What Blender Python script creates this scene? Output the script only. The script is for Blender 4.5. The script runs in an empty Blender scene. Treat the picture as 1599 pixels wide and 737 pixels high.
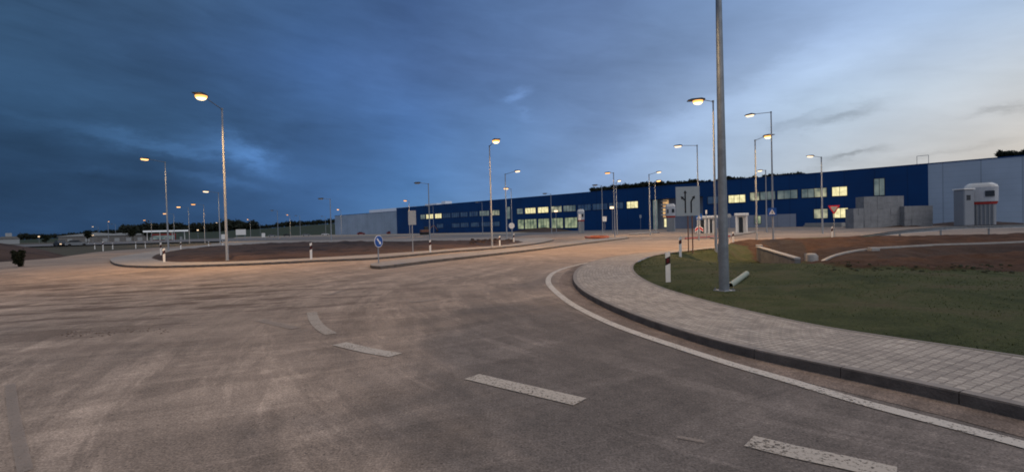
import bpy, bmesh, math, random
import numpy as np
from mathutils import Vector, Matrix
from mathutils.geometry import tessellate_polygon
R = math.radians
random.seed(7)
rng = np.random.default_rng(7)
SC = bpy.context.scene
C = SC.collection

# ------------------------------------------------------------------ camera
F = 800.0; W0, H0 = 1599.0, 737.0
CX, CY = W0/2, H0/2
CAMZ = 1.7
pitch, roll = R(-0.95), R(1.5)
Fw = Vector((0, math.cos(pitch), math.sin(pitch)))
r0 = Vector((1, 0, 0)); u0 = r0.cross(Fw)
RT = r0*math.cos(roll) - u0*math.sin(roll)
UP = RT.cross(Fw)
cam_d = bpy.data.cameras.new('camera'); cam = bpy.data.objects.new('camera', cam_d); C.objects.link(cam)
cam_d.sensor_width = 36; cam_d.lens = 36*F/W0; cam_d.clip_end = 6000; cam_d.clip_start = 0.05
m3 = Matrix((RT, UP, -Fw)).transposed()
cam.matrix_world = Matrix.Translation((0, 0, CAMZ)) @ m3.to_4x4()
SC.camera = cam

# ------------------------------------------------------------------ colour management, render
SC.view_settings.view_transform = 'Standard'; SC.view_settings.look = 'None'
SC.view_settings.gamma = 1; SC.view_settings.use_curve_mapping = False
SC.view_settings.exposure = 0.0
SC.render.engine = 'CYCLES'
SC.cycles.use_denoising = True
SC.cycles.max_bounces = 4; SC.cycles.diffuse_bounces = 2; SC.cycles.glossy_bounces = 2
SC.cycles.sample_clamp_indirect = 3; SC.cycles.sample_clamp_direct = 4; SC.cycles.filter_width = 1.8

def L1(c): c /= 255; return c/12.92 if c <= .04045 else ((c+.055)/1.055)**2.4
def S(r, g, b): return (L1(r), L1(g), L1(b), 1)

class NT:
    """small helper that writes shader nodes"""
    def __init__(s, nt): s.nt = nt; nt.nodes.clear()
    def n(s, t, ins=None, **kw):
        nd = s.nt.nodes.new(t)
        for k, v in kw.items(): setattr(nd, k, v)
        for k, v in (ins or {}).items(): s.put(nd.inputs[k], v)
        return nd
    def put(s, sock, v):
        if hasattr(v, 'outputs'): s.nt.links.new(v.outputs[0], sock)
        elif hasattr(v, 'is_output'): s.nt.links.new(v, sock)
        else: sock.default_value = v
    def m(s, op, a, b=0.0, c=None, clamp=False):
        nd = s.nt.nodes.new('ShaderNodeMath'); nd.operation = op; nd.use_clamp = clamp
        s.put(nd.inputs[0], a); s.put(nd.inputs[1], b)
        if c is not None: s.put(nd.inputs[2], c)
        return nd.outputs[0]
    def mix(s, f, a, b, bt='MIX'):
        nd = s.nt.nodes.new('ShaderNodeMix'); nd.data_type = 'RGBA'; nd.blend_type = bt
        s.put(nd.inputs[0], f); s.put(nd.inputs[6], a); s.put(nd.inputs[7], b)
        return nd.outputs[2]
    def ramp(s, f, stops, interp='LINEAR'):
        nd = s.nt.nodes.new('ShaderNodeValToRGB'); cr = nd.color_ramp; cr.interpolation = interp
        while len(cr.elements) > 1: cr.elements.remove(cr.elements[-1])
        cr.elements[0].position = stops[0][0]; cr.elements[0].color = stops[0][1]
        for p, c in stops[1:]:
            e = cr.elements.new(p); e.color = c
        s.put(nd.inputs[0], f); return nd.outputs[0]
    def rng(s, v, a, b, c=0.0, d=1.0, smooth=False):
        nd = s.n('ShaderNodeMapRange', {0: v, 1: a, 2: b, 3: c, 4: d})
        if smooth: nd.interpolation_type = 'SMOOTHSTEP'
        return nd.outputs[0]
    def blob(s, x, y, cx, cy, L, W, ang, p=1.0):
        """soft elongated patch in a plane of coordinates x, y"""
        ca, sa = math.cos(ang), math.sin(ang)
        dx = s.m('SUBTRACT', x, cx); dy = s.m('SUBTRACT', y, cy)
        a = s.m('DIVIDE', s.m('ADD', s.m('MULTIPLY', dx, ca), s.m('MULTIPLY', dy, sa)), L)
        b = s.m('DIVIDE', s.m('SUBTRACT', s.m('MULTIPLY', dy, ca), s.m('MULTIPLY', dx, sa)), W)
        q = s.m('ADD', s.m('MULTIPLY', a, a), s.m('MULTIPLY', b, b))
        return s.m('POWER', 2.718, s.m('MULTIPLY', q, -p))

# ------------------------------------------------------------------ pixel of the photograph -> direction / point
def ray(px, py): return Fw + RT*((px-CX)/F) + UP*((CY-py)/F)
def G(px, py, z=0.0):
    d = ray(px, py); t = (z-CAMZ)/d.z
    return Vector((d.x*t, d.y*t, z))
def zat(P, px, py):
    """height of the point seen at pixel row py above ground spot P"""
    d = ray(px, py); t = P.y/d.y
    return CAMZ + d.z*t

# ------------------------------------------------------------------ world
SUN_EL, SUN_AZ = 42.0, 150.0      # the bright part of the dusk sky, behind the photographer's right shoulder
world = bpy.data.worlds.new('World'); SC.world = world; world.use_nodes = True
w = NT(world.node_tree)
tc = w.n('ShaderNodeTexCoord')
sep = w.n('ShaderNodeSeparateXYZ', {0: tc.outputs['Generated']})
nrm = w.n('ShaderNodeVectorMath', {0: tc.outputs['Generated']}, operation='NORMALIZE')
sep = w.n('ShaderNodeSeparateXYZ', {0: nrm.outputs[0]})
az = w.m('MULTIPLY', w.m('ARCTAN2', sep.outputs[0], sep.outputs[1]), 57.29578)
el = w.m('MULTIPLY', w.m('ARCSINE', sep.outputs[2]), 57.29578)
f01 = w.m('DIVIDE', w.m('ADD', az, 180.0), 360.0)
PX = [0, 250, 500, 650, 800, 950, 1100, 1300, 1599]
ROWS = [
 (0.0,  [(40,66,98),(42,70,105),(58,93,138),(84,126,172),(112,145,186),(140,168,200),(165,183,205),(196,198,198),(205,192,178)]),
 (4.5,  [(42,69,101),(45,73,107),(62,97,144),(78,120,172),(104,139,186),(134,161,200),(166,188,214),(192,200,208),(204,198,190)]),
 (11.0, [(48,77,109),(52,82,116),(64,97,142),(74,110,162),(98,132,180),(124,152,196),(160,184,218),(180,200,222),(192,200,208)]),
 (17.0, [(56,86,119),(58,87,124),(64,96,144),(74,104,152),(90,118,164),(108,134,176),(130,156,196),(164,189,226),(176,199,228)]),
 (24.0, [(58,86,118),(60,87,119),(64,94,136),(68,96,142),(84,112,156),(98,124,168),(114,142,184),(138,168,212),(152,182,224)]),
]
BACK = {0.0: ((170,170,180), (120,130,150)), 4.5: ((170,172,182), (120,132,155)), 11.0: ((170,178,190), (125,138,160)),
        17.0: ((170,182,200), (130,142,165)), 24.0: ((165,180,205), (140,150,170))}
rowcols = []
for e, cols in ROWS:
    st = [(0.0, S(*BACK[e][1])), (0.25, S(*[int(.5*a+.5*b) for a, b in zip(cols[0], BACK[e][1])]))]
    for px, c in zip(PX, cols):
        st.append(((math.degrees(math.atan((px-CX)/F))+180)/360, S(*c)))
    st += [(0.78, S(*BACK[e][0])), (1.0, S(*BACK[e][1]))]
    rowcols.append((e, w.ramp(f01, st)))
col = rowcols[0][1]
for (e0, a), (e1, b) in zip(rowcols, rowcols[1:]):
    col = w.mix(w.rng(el, e0, e1), col, b)
col = w.mix(w.rng(el, 26, 62), col, S(172,178,192))
# cloud texture
cmb = w.n('ShaderNodeCombineXYZ', {0: az, 1: w.m('MULTIPLY', el, 2.6), 2: 0.0})
wn = w.n('ShaderNodeTexNoise', {'Vector': cmb, 'Scale': .035, 'Detail': 3.0}, noise_dimensions='3D')
warp = w.n('ShaderNodeSeparateXYZ', {0: wn.outputs['Color']})
azw = w.m('ADD', az, w.m('MULTIPLY', w.m('SUBTRACT', warp.outputs[0], .5), 5.0))
elw = w.m('ADD', el, w.m('MULTIPLY', w.m('SUBTRACT', warp.outputs[1], .5), 3.2))
wn2 = w.n('ShaderNodeTexNoise', {'Vector': cmb, 'Scale': .26, 'Detail': 6.0, 'Roughness': .66})
w2 = w.n('ShaderNodeSeparateXYZ', {0: wn2.outputs['Color']})
azw = w.m('ADD', azw, w.m('MULTIPLY', w.m('SUBTRACT', w2.outputs[0], .5), 5.0))
elw = w.m('ADD', elw, w.m('MULTIPLY', w.m('SUBTRACT', w2.outputs[1], .5), 2.6))
BL = [ # px, py, half length, half width, angle, amount
 (215,216,135,11,-8,.45),(402,247,46,12,-26,.75),(385,240,70,22,-22,.45),(345,274,85,8,-12,.4),(300,232,90,6,-8,.3),(150,262,60,6,-4,.16),
 (235,250,120,14,-8,-.20),(200,292,210,26,0,-.16),(330,190,110,22,-12,-.14),(60,320,160,30,0,-.14),
 (500,150,60,40,-40,.14),(650,205,170,42,-50,.16),(560,110,130,50,-30,.07),(700,330,80,20,0,-.08),
 (812,148,20,7,20,.42),(818,178,18,6,-50,.12),
 (1010,225,190,20,25,.17),(1230,135,190,26,22,.13),(960,190,160,40,32,-.13),(1090,60,300,46,14,-.13),(1150,120,150,22,30,-.10),
 (1310,184,62,9,9,-.30),(1240,196,60,5,20,-.12),(1540,181,45,6,4,-.24),(1325,245,32,5,8,-.26),(1335,240,60,5,4,-.16),(1265,263,95,5,3,-.15),(1480,240,90,5,6,-.12),
 (1500,130,190,30,8,.05),(100,60,300,60,-10,-.07),(420,40,250,40,-5,-.06)]
tot = None
for px, py, L, W_, a, amp in BL:
    d = ray(px, py); A = math.degrees(math.atan2(d.x, d.y)); E = math.degrees(math.asin(d.z/d.length))
    k = math.degrees(1/F)*math.cos(R(A))
    v = w.m('MULTIPLY', w.blob(azw, elw, A, E, L*k*math.cos(R(A))**.5, W_*k, R(a)), amp)
    tot = v if tot is None else w.m('ADD', tot, v)
fb = w.n('ShaderNodeTexNoise', {'Vector': cmb, 'Scale': .055, 'Detail': 6.0, 'Roughness': .55})
left = w.rng(az, -50, 25, 1.0, .38)
tot = w.m('ADD', tot, w.m('MULTIPLY', w.m('MULTIPLY', w.m('SUBTRACT', fb.outputs[0], .5), 1.05), left))
cmb2 = w.n('ShaderNodeCombineXYZ', {0: w.m('MULTIPLY', az, .55), 1: w.m('ADD', w.m('MULTIPLY', el, 2.4), w.m('MULTIPLY', az, .35)), 2: 3.0})
fb2 = w.n('ShaderNodeTexNoise', {'Vector': cmb2, 'Scale': .22, 'Distortion': .5, 'Detail': 6.0, 'Roughness': .6})
tot = w.m('ADD', tot, w.m('MULTIPLY', w.m('MULTIPLY', w.m('SUBTRACT', fb2.outputs[0], .5), .55), left))
mul = w.m('ADD', tot, 1.0)
mulc = w.n('ShaderNodeCombineXYZ', {0: mul, 1: mul, 2: mul})
col = w.mix(1.0, col, mulc, 'MULTIPLY')
sky = w.n('ShaderNodeTexSky', sky_type='NISHITA')
sky.sun_disc = False; sky.sun_elevation = R(4); sky.sun_rotation = R(62)
b1 = w.n('ShaderNodeBackground', {'Color': col, 'Strength': 1.0})
b2 = w.n('ShaderNodeBackground', {'Color': sky, 'Strength': .001})
addw = w.n('ShaderNodeAddShader', {0: b1, 1: b2})
wo = w.n('ShaderNodeOutputWorld', {0: addw})

sd = bpy.data.lights.new('sun', 'SUN'); sun = bpy.data.objects.new('sun', sd); C.objects.link(sun)
sd.energy = 0.75; sd.angle = R(55); sd.color = (1, .9, .82)
dv = Vector((math.sin(R(SUN_AZ))*math.cos(R(SUN_EL)), math.cos(R(SUN_AZ))*math.cos(R(SUN_EL)), math.sin(R(SUN_EL))))
sun.rotation_euler = dv.to_track_quat('Z', 'Y').to_euler()

# ------------------------------------------------------------------ materials
def mat(name, base, rough=.8, metal=0.0, var=.12, vscale=3.0, emit=None, estr=0.0, spec=.3, bump=0.0, bscale=40.0):
    m = bpy.data.materials.new(name); m.use_nodes = True; t = NT(m.node_tree)
    tc = t.n('ShaderNodeTexCoord')
    nz = t.n('ShaderNodeTexNoise', {'Vector': tc.outputs['Object'], 'Scale': vscale, 'Detail': 6.0, 'Roughness': .65})
    f = t.rng(nz.outputs[0], .3, .7, 1-var, 1+var)
    fc = t.n('ShaderNodeCombineXYZ', {0: f, 1: f, 2: f})
    c = t.mix(1.0, tuple(base[:3])+(1,), fc, 'MULTIPLY')
    p = t.n('ShaderNodeBsdfPrincipled', {'Base Color': c, 'Roughness': rough, 'Metallic': metal, 'Specular IOR Level': spec})
    if emit: t.put(p.inputs['Emission Color'], tuple(emit[:3])+(1,)); t.put(p.inputs['Emission Strength'], estr)
    if bump:
        nb = t.n('ShaderNodeTexNoise', {'Vector': tc.outputs['Object'], 'Scale': bscale, 'Detail': 4.0})
        bp = t.n('ShaderNodeBump', {'Height': nb.outputs[0], 'Strength': bump, 'Distance': .02}); t.put(p.inputs['Normal'], bp)
    t.n('ShaderNodeOutputMaterial', {0: p})
    return m

M = {}
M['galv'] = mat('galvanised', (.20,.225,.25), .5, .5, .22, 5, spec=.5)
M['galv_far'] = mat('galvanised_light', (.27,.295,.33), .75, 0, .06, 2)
M['concrete'] = mat('concrete', (.36,.35,.33), .9, 0, .18, 4, bump=.3)
M['concrete_dark'] = mat('concrete_weathered', (.17,.165,.16), .9, 0, .25, 2, bump=.3)
M['kerb'] = mat('kerb_face_shade_and_dirt', (.115,.098,.088), .95, 0, .35, 3.5, bump=.5)  # kerb faces: shade on the upright side painted into the colour, plus dirt
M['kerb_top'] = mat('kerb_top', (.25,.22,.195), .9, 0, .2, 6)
M['block'] = mat('precast_block', (.24,.25,.262), .9, 0, .2, 1.2, bump=.3)
M['headwall'] = mat('headwall_concrete', (.135,.14,.145), .9, 0, .25, 2, bump=.3)
M['white'] = mat('white_plastic', (.72,.72,.70), .5, 0, .06, 6)
M['dark'] = mat('dark_plastic', (.018,.014,.014), .5, 0, .2, 6)
M['maroon'] = mat('maroon_reflector', (.10,.012,.014), .35, 0, .15, 20)
M['sign_grey'] = mat('sign_back_grey', (.33,.35,.36), .55, .2, .08, 4)
M['sign_face'] = mat('sign_panel', (.34,.38,.40), .55, 0, .06, 4)
M['black'] = mat('black_paint', (.012,.012,.014), .5)
M['sign_blue'] = mat('sign_blue', (.015,.09,.36), .35)
M['sign_white'] = mat('sign_white', (.75,.77,.80), .4)
M['sign_red'] = mat('sign_red', (.50,.02,.03), .4)
M['rust'] = mat('rusty_steel', (.20,.10,.07), .8, .2, .3, 20)
M['pvc'] = mat('pale_green_pipe', (.27,.31,.25), .6, 0, .15, 8)
M['red_paint'] = mat('red_paint', (.35,.03,.025), .45)
M['white_wall'] = mat('white_cladding', (.24,.27,.31), .6, 0, .05, .4)
M['cabin'] = mat('cabin_panel', (.42,.45,.49), .5, 0, .12, 1.5)
M['glass_dark'] = mat('dark_glass', (.02,.025,.03), .15, 0, .1, 3, spec=.6)
M['rubber'] = mat('tyre_rubber', (.02,.02,.02), .9)
M['orange'] = mat('orange_plastic', (.55,.13,.05), .6)
M['wood'] = mat('wood_beam', (.33,.25,.17), .9, 0, .25, 3)
M['rooftop'] = mat('roof_sheet', (.62,.66,.72), .7)

def lampmat(name, c, s): return mat(name, (.05,.045,.04), .4, emit=c, estr=s)
M['lens_warm'] = lampmat('lens_warm', (1,.46,.12), 1.9)
M['bulb'] = lampmat('glowing_bulb', (1,.74,.36), 3.4)
M['lens_mid'] = lampmat('lens_mid', (1,.52,.18), 2.6)
M['lens_cool'] = lampmat('lens_cool', (1,.72,.46), 2.0)
M['lamp_shell'] = mat('lamp_shell', (.06,.065,.07), .5, .2)
M['lens_off'] = mat('lens_off', (.35,.36,.36), .3)
def winmat(name, c1, c2, s, vs=.35):
    """lit room behind a pane: uneven interior light"""
    m = bpy.data.materials.new(name); m.use_nodes = True; t = NT(m.node_tree)
    tc = t.n('ShaderNodeTexCoord')
    nz = t.n('ShaderNodeTexNoise', {'Vector': tc.outputs['Object'], 'Scale': vs, 'Detail': 3.0})
    c = t.mix(t.rng(nz.outputs[0], .35, .65), tuple(c1)+(1,), tuple(c2)+(1,))
    p = t.n('ShaderNodeBsdfPrincipled', {'Base Color': (.03,.035,.04,1), 'Roughness': .3, 'Specular IOR Level': .15, 'Emission Color': c, 'Emission Strength': s})
    t.n('ShaderNodeOutputMaterial', {0: p}); return m
M['win_bright'] = winmat('lit_window_bright', (1,.90,.50), (.62,.55,.28), 1.08, 1.1)
M['win_mid'] = winmat('lit_window_mid', (.60,.58,.38), (.10,.13,.12), .8, .5)
M['win_green'] = winmat('lit_window_green', (.50,.56,.34), (.12,.17,.12), .72, .45)
M['win_dim'] = winmat('dim_window', (.022,.045,.085), (.006,.02,.06), 1.0, .4)
M['win_warm'] = winmat('lit_warm_stair', (1,.62,.25), (.4,.2,.1), .9, .7)
M['win_grey'] = winmat('pale_glazing', (.15,.18,.17), (.05,.075,.085), 1.0, .4)

def clad(name, base, seam=1.0, horiz=False):
    m = bpy.data.materials.new(name); m.use_nodes = True; t = NT(m.node_tree)
    tc = t.n('ShaderNodeTexCoord'); sp = t.n('ShaderNodeSeparateXYZ', {0: tc.outputs['Object']})
    f = t.m('FRACT', t.m('DIVIDE', sp.outputs[0], seam)); f2 = t.m('FRACT', t.m('DIVIDE', sp.outputs[2], 1.1))
    s1 = t.m('GREATER_THAN', f, .965); s2 = t.m('GREATER_THAN', f2, .97)
    nz = t.n('ShaderNodeTexNoise', {'Vector': tc.outputs['Object'], 'Scale': .15, 'Detail': 5.0})
    br = t.n('ShaderNodeTexWhiteNoise', {'W': t.m('FLOOR', t.m('DIVIDE', sp.outputs[0], seam))}, noise_dimensions='1D')
    k = t.m('ADD', t.rng(nz.outputs[0], .3, .7, .88, 1.10), t.m('MULTIPLY', t.m('SUBTRACT', br.outputs[0], .5), .10))
    k = t.m('MULTIPLY', k, t.m('SUBTRACT', 1.0, t.m('MULTIPLY', t.m('MAXIMUM', s1, s2), .25)))
    c = t.mix(1.0, tuple(base)+(1,), t.n('ShaderNodeCombineXYZ', {0: k, 1: k, 2: k}), 'MULTIPLY')
    p = t.n('ShaderNodeBsdfPrincipled', {'Base Color': c, 'Roughness': .45, 'Specular IOR Level': .25})
    t.n('ShaderNodeOutputMaterial', {0: p}); return m
M['blue_clad'] = clad('blue_cladding', (.0004,.042,.165), 6.0)
M['white_clad'] = clad('pale_grey_cladding', (.33,.42,.54), 6.0)
M['grey_clad'] = clad('grey_plinth', (.26,.30,.38), 3.0)

CORNER = Vector((13.0, 15.5))     # centre of the kerb corner, tyre sweeps follow it
def groundmat(name, dust, dark, blobs, speck=1.0, grain=True, sweep=True, lo=.22, hi=.72, rough=.9, clods=False):
    m = bpy.data.materials.new(name); m.use_nodes = True; t = NT(m.node_tree)
    tc = t.n('ShaderNodeTexCoord'); sp = t.n('ShaderNodeSeparateXYZ', {0: tc.outputs['Object']})
    X, Y = sp.outputs[0], sp.outputs[1]
    O = tc.outputs['Object']
    n1 = t.n('ShaderNodeTexNoise', {'Vector': O, 'Scale': .22, 'Detail': 7.0, 'Roughness': .6, 'Distortion': .6})
    v = t.m('ADD', n1.outputs[0], .06)
    if sweep:
        for (cx, cy, ks, ka, amt) in ((CORNER.x, CORNER.y, .9, 1.2, .24), (-16.0, 26.0, .7, 1.4, .20)):
            dx = t.m('SUBTRACT', X, cx); dy = t.m('SUBTRACT', Y, cy)
            rr = t.m('SQRT', t.m('ADD', t.m('MULTIPLY', dx, dx), t.m('MULTIPLY', dy, dy)))
            an = t.m('ARCTAN2', dy, dx)
            cv = t.n('ShaderNodeCombineXYZ', {0: t.m('MULTIPLY', rr, ks), 1: t.m('MULTIPLY', an, ka), 2: 1.7})
            ns = t.n('ShaderNodeTexNoise', {'Vector': cv, 'Scale': 1.0, 'Detail': 5.0, 'Roughness': .6, 'Distortion': .4})
            v = t.m('ADD', v, t.m('MULTIPLY', t.m('SUBTRACT', ns.outputs[0], .5), amt*2))
    for (bx, by, L, W_, a, amp) in blobs:
        v = t.m('ADD', v, t.m('MULTIPLY', t.blob(X, Y, bx, by, L, W_, a), amp))
    f = t.rng(v, lo, hi, 0, 1, True)
    trk = None
    if sweep:   # fine tyre tracks following the turn
        for (cx, cy, ks, ka, sd2) in ((CORNER.x, CORNER.y, 5.5, 1.1, 4.0), (-16.0, 26.0, 2.5, 1.3, 9.0), (-34.0, 3.0, 3.2, 2.2, 2.0)):
            dx = t.m('SUBTRACT', X, cx); dy = t.m('SUBTRACT', Y, cy)
            rr = t.m('SQRT', t.m('ADD', t.m('MULTIPLY', dx, dx), t.m('MULTIPLY', dy, dy)))
            cv = t.n('ShaderNodeCombineXYZ', {0: t.m('MULTIPLY', rr, ks), 1: t.m('MULTIPLY', t.m('ARCTAN2', dy, dx), ka*3), 2: sd2})
            nt_ = t.n('ShaderNodeTexNoise', {'Vector': cv, 'Scale': .6, 'Detail': 6.0, 'Roughness': .62, 'Distortion': .25})
            q = t.rng(nt_.outputs[0], .36, .66, .89, 1.10)
            trk = q if trk is None else t.m('MULTIPLY', trk, q)
    c = t.mix(f, tuple(dark)+(1,), tuple(dust)+(1,))
    # middle scale mottling
    n2 = t.n('ShaderNodeTexNoise', {'Vector': O, 'Scale': 1.7, 'Detail': 8.0, 'Roughness': .7, 'Distortion': .3})
    k = t.rng(n2.outputs[0], .3, .7, .86, 1.12)
    n5 = t.n('ShaderNodeTexNoise', {'Vector': O, 'Scale': 7.0, 'Detail': 9.0, 'Roughness': .78})
    k = t.m('MULTIPLY', k, t.rng(n5.outputs[0], .32, .68, .84, 1.16))
    if trk is not None:
        k = t.m('MULTIPLY', k, trk)
        # dried dust dragged out by wheels, with ragged edges
        for (cx, cy, ks, ka, thr, amt) in ((CORNER.x, CORNER.y, 1.1, 2.6, .54, .24), (-34.0, 3.0, .8, 5.0, .53, -.09), (-12.0, 24.0, 1.0, 3.0, .55, .18), (CORNER.x, CORNER.y, .8, 3.5, .56, -.14)):
            dx = t.m('SUBTRACT', X, cx); dy = t.m('SUBTRACT', Y, cy)
            rr = t.m('SQRT', t.m('ADD', t.m('MULTIPLY', dx, dx), t.m('MULTIPLY', dy, dy)))
            cv = t.n('ShaderNodeCombineXYZ', {0: t.m('MULTIPLY', rr, ks), 1: t.m('MULTIPLY', t.m('ARCTAN2', dy, dx), ka), 2: ks*7+thr*30})
            nr_ = t.n('ShaderNodeTexNoise', {'Vector': cv, 'Scale': 1.0, 'Detail': 10.0, 'Roughness': .70, 'Distortion': .5})
            mk2 = t.m('MULTIPLY', t.rng(nr_.outputs[0], thr, thr+.035, 0, 1, True), t.rng(nr_.outputs[0], thr+.16, thr+.06, .25, 1, True))
            k = t.m('MULTIPLY', k, t.m('ADD', 1.0, t.m('MULTIPLY', mk2, amt)))
    if grain:
        n3 = t.n('ShaderNodeTexNoise', {'Vector': O, 'Scale': 55.0, 'Detail': 3.0, 'Roughness': .7})
        k = t.m('MULTIPLY', k, t.rng(n3.outputs[0], .3, .7, 1-.5*speck, 1+.5*speck))
        n6 = t.n('ShaderNodeTexNoise', {'Vector': O, 'Scale': 24.0, 'Detail': 5.0, 'Roughness': .8})
        k = t.m('MULTIPLY', k, t.rng(n6.outputs[0], .34, .66, 1-.20*speck, 1+.20*speck))
        for sc_, th, am in ((9.0, .10, .45), (26.0, .16, .35), (17.0, .13, -.45)):
            vo = t.n('ShaderNodeTexVoronoi', {'Vector': O, 'Scale': sc_})
            pick = t.n('ShaderNodeSeparateColor', {0: vo.outputs['Color']})
            vs = t.m('MULTIPLY', t.m('LESS_THAN', vo.outputs['Distance'], th), t.m('GREATER_THAN', pick.outputs[0], .6))
            k = t.m('MULTIPLY', k, t.m('SUBTRACT', 1.0, t.m('MULTIPLY', vs, am*speck)))
    c = t.mix(1.0, c, t.n('ShaderNodeCombineXYZ', {0: k, 1: k, 2: k}), 'MULTIPLY')
    if clods:   # trodden dark mud streaks on the left side
        st = t.n('ShaderNodeCombineXYZ', {0: t.m('MULTIPLY', X, .55), 1: t.m('ADD', t.m('MULTIPLY', Y, 1.5), t.m('MULTIPLY', X, -.35)), 2: 0.0})
        n4 = t.n('ShaderNodeTexNoise', {'Vector': st, 'Scale': .8, 'Detail': 8.0, 'Roughness': .7})
        reg = t.m('ADD', t.blob(X, Y, -9.0, 12.5, 6.5, 4.5, 0), t.blob(X, Y, -15.0, 17.5, 9, 3.5, 0), clamp=True)
        mk = t.m('MULTIPLY', t.rng(n4.outputs[0], .50, .57), reg)
        c = t.mix(t.m('MULTIPLY', mk, .8), c, (.100,.066,.050,1))
    p = t.n('ShaderNodeBsdfPrincipled', {'Base Color': c, 'Roughness': rough, 'Specular IOR Level': .25})
    nb = t.n('ShaderNodeTexNoise', {'Vector': O, 'Scale': 90.0, 'Detail': 3.0})
    nb2 = t.n('ShaderNodeTexNoise', {'Vector': O, 'Scale': 6.0, 'Detail': 6.0})
    hb = t.m('ADD', t.m('MULTIPLY', nb.outputs[0], .25), nb2.outputs[0])
    bp = t.n('ShaderNodeBump', {'Height': hb, 'Strength': .35, 'Distance': .03}); t.put(p.inputs['Normal'], bp)
    t.n('ShaderNodeOutputMaterial', {0: p}); return m
M['road'] = groundmat('dusty_asphalt', (.325,.246,.188), (.152,.126,.108),
    [(.3,7.3,5.0,2.0,R(-78),-.50),(2.7,4.4,3.2,1.6,R(-60),-.45),(1.0,16,3,1.0,R(70),-.2),(-7,14,8,5,0,.22),(-3.2,5.0,2.5,2.2,0,.08),(5,35,30,14,0,.25),(-6,6,6,5,0,.16)], clods=True)
M['gutter'] = groundmat('dusty_gutter', (.22,.165,.13), (.10,.08,.07), [], lo=.30, hi=.6)
M['lot'] = groundmat('gravel_lot', (.34,.28,.215), (.20,.175,.15), [], speck=.5, sweep=False)
M['far_road'] = groundmat('old_asphalt', (.17,.16,.155), (.11,.105,.105), [], speck=.4, sweep=False)
M['soil'] = groundmat('bare_soil', (.070,.043,.032), (.028,.018,.015), [], speck=1.2, sweep=False, lo=.4, hi=.62)
M['field'] = groundmat('field_soil', (.085,.070,.045), (.045,.045,.025), [], speck=.5, sweep=False)
M['concrete_path'] = groundmat('concrete_path', (.31,.28,.25), (.22,.195,.175), [], speck=.5, sweep=False)

def paint(name, c, wear=(.40,.60), op=1.0):
    m = bpy.data.materials.new(name); m.use_nodes = True; t = NT(m.node_tree)
    O = t.n('ShaderNodeTexCoord').outputs['Object']
    a = t.n('ShaderNodeTexNoise', {'Vector': O, 'Scale': 34.0, 'Detail': 4.0, 'Roughness': .75})
    b = t.n('ShaderNodeTexNoise', {'Vector': O, 'Scale': 2.2, 'Detail': 5.0})
    v = t.m('ADD', t.m('MULTIPLY', a.outputs[0], .8), t.m('MULTIPLY', b.outputs[0], .2))
    f = t.rng(v, wear[0]+.03, wear[1]-.04)
    p = t.n('ShaderNodeBsdfPrincipled', {'Base Color': tuple(c)+(1,), 'Roughness': .85})
    tr = t.n('ShaderNodeBsdfTransparent')
    mx = t.n('ShaderNodeMixShader', {0: t.m('MULTIPLY', f, op), 1: tr, 2: p})
    t.n('ShaderNodeOutputMaterial', {0: mx}); return m
M['paint'] = paint('road_paint', (.47,.405,.335), (.34,.52))
M['paint_mid'] = paint('dusty_road_paint', (.45,.38,.31), (.30,.52), .8)
M['paint_line'] = paint('edge_line_paint', (.56,.50,.43), (.36,.50), .95)
M['paint_worn'] = paint('worn_road_paint', (.36,.29,.235), (.28,.50), .60)

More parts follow.
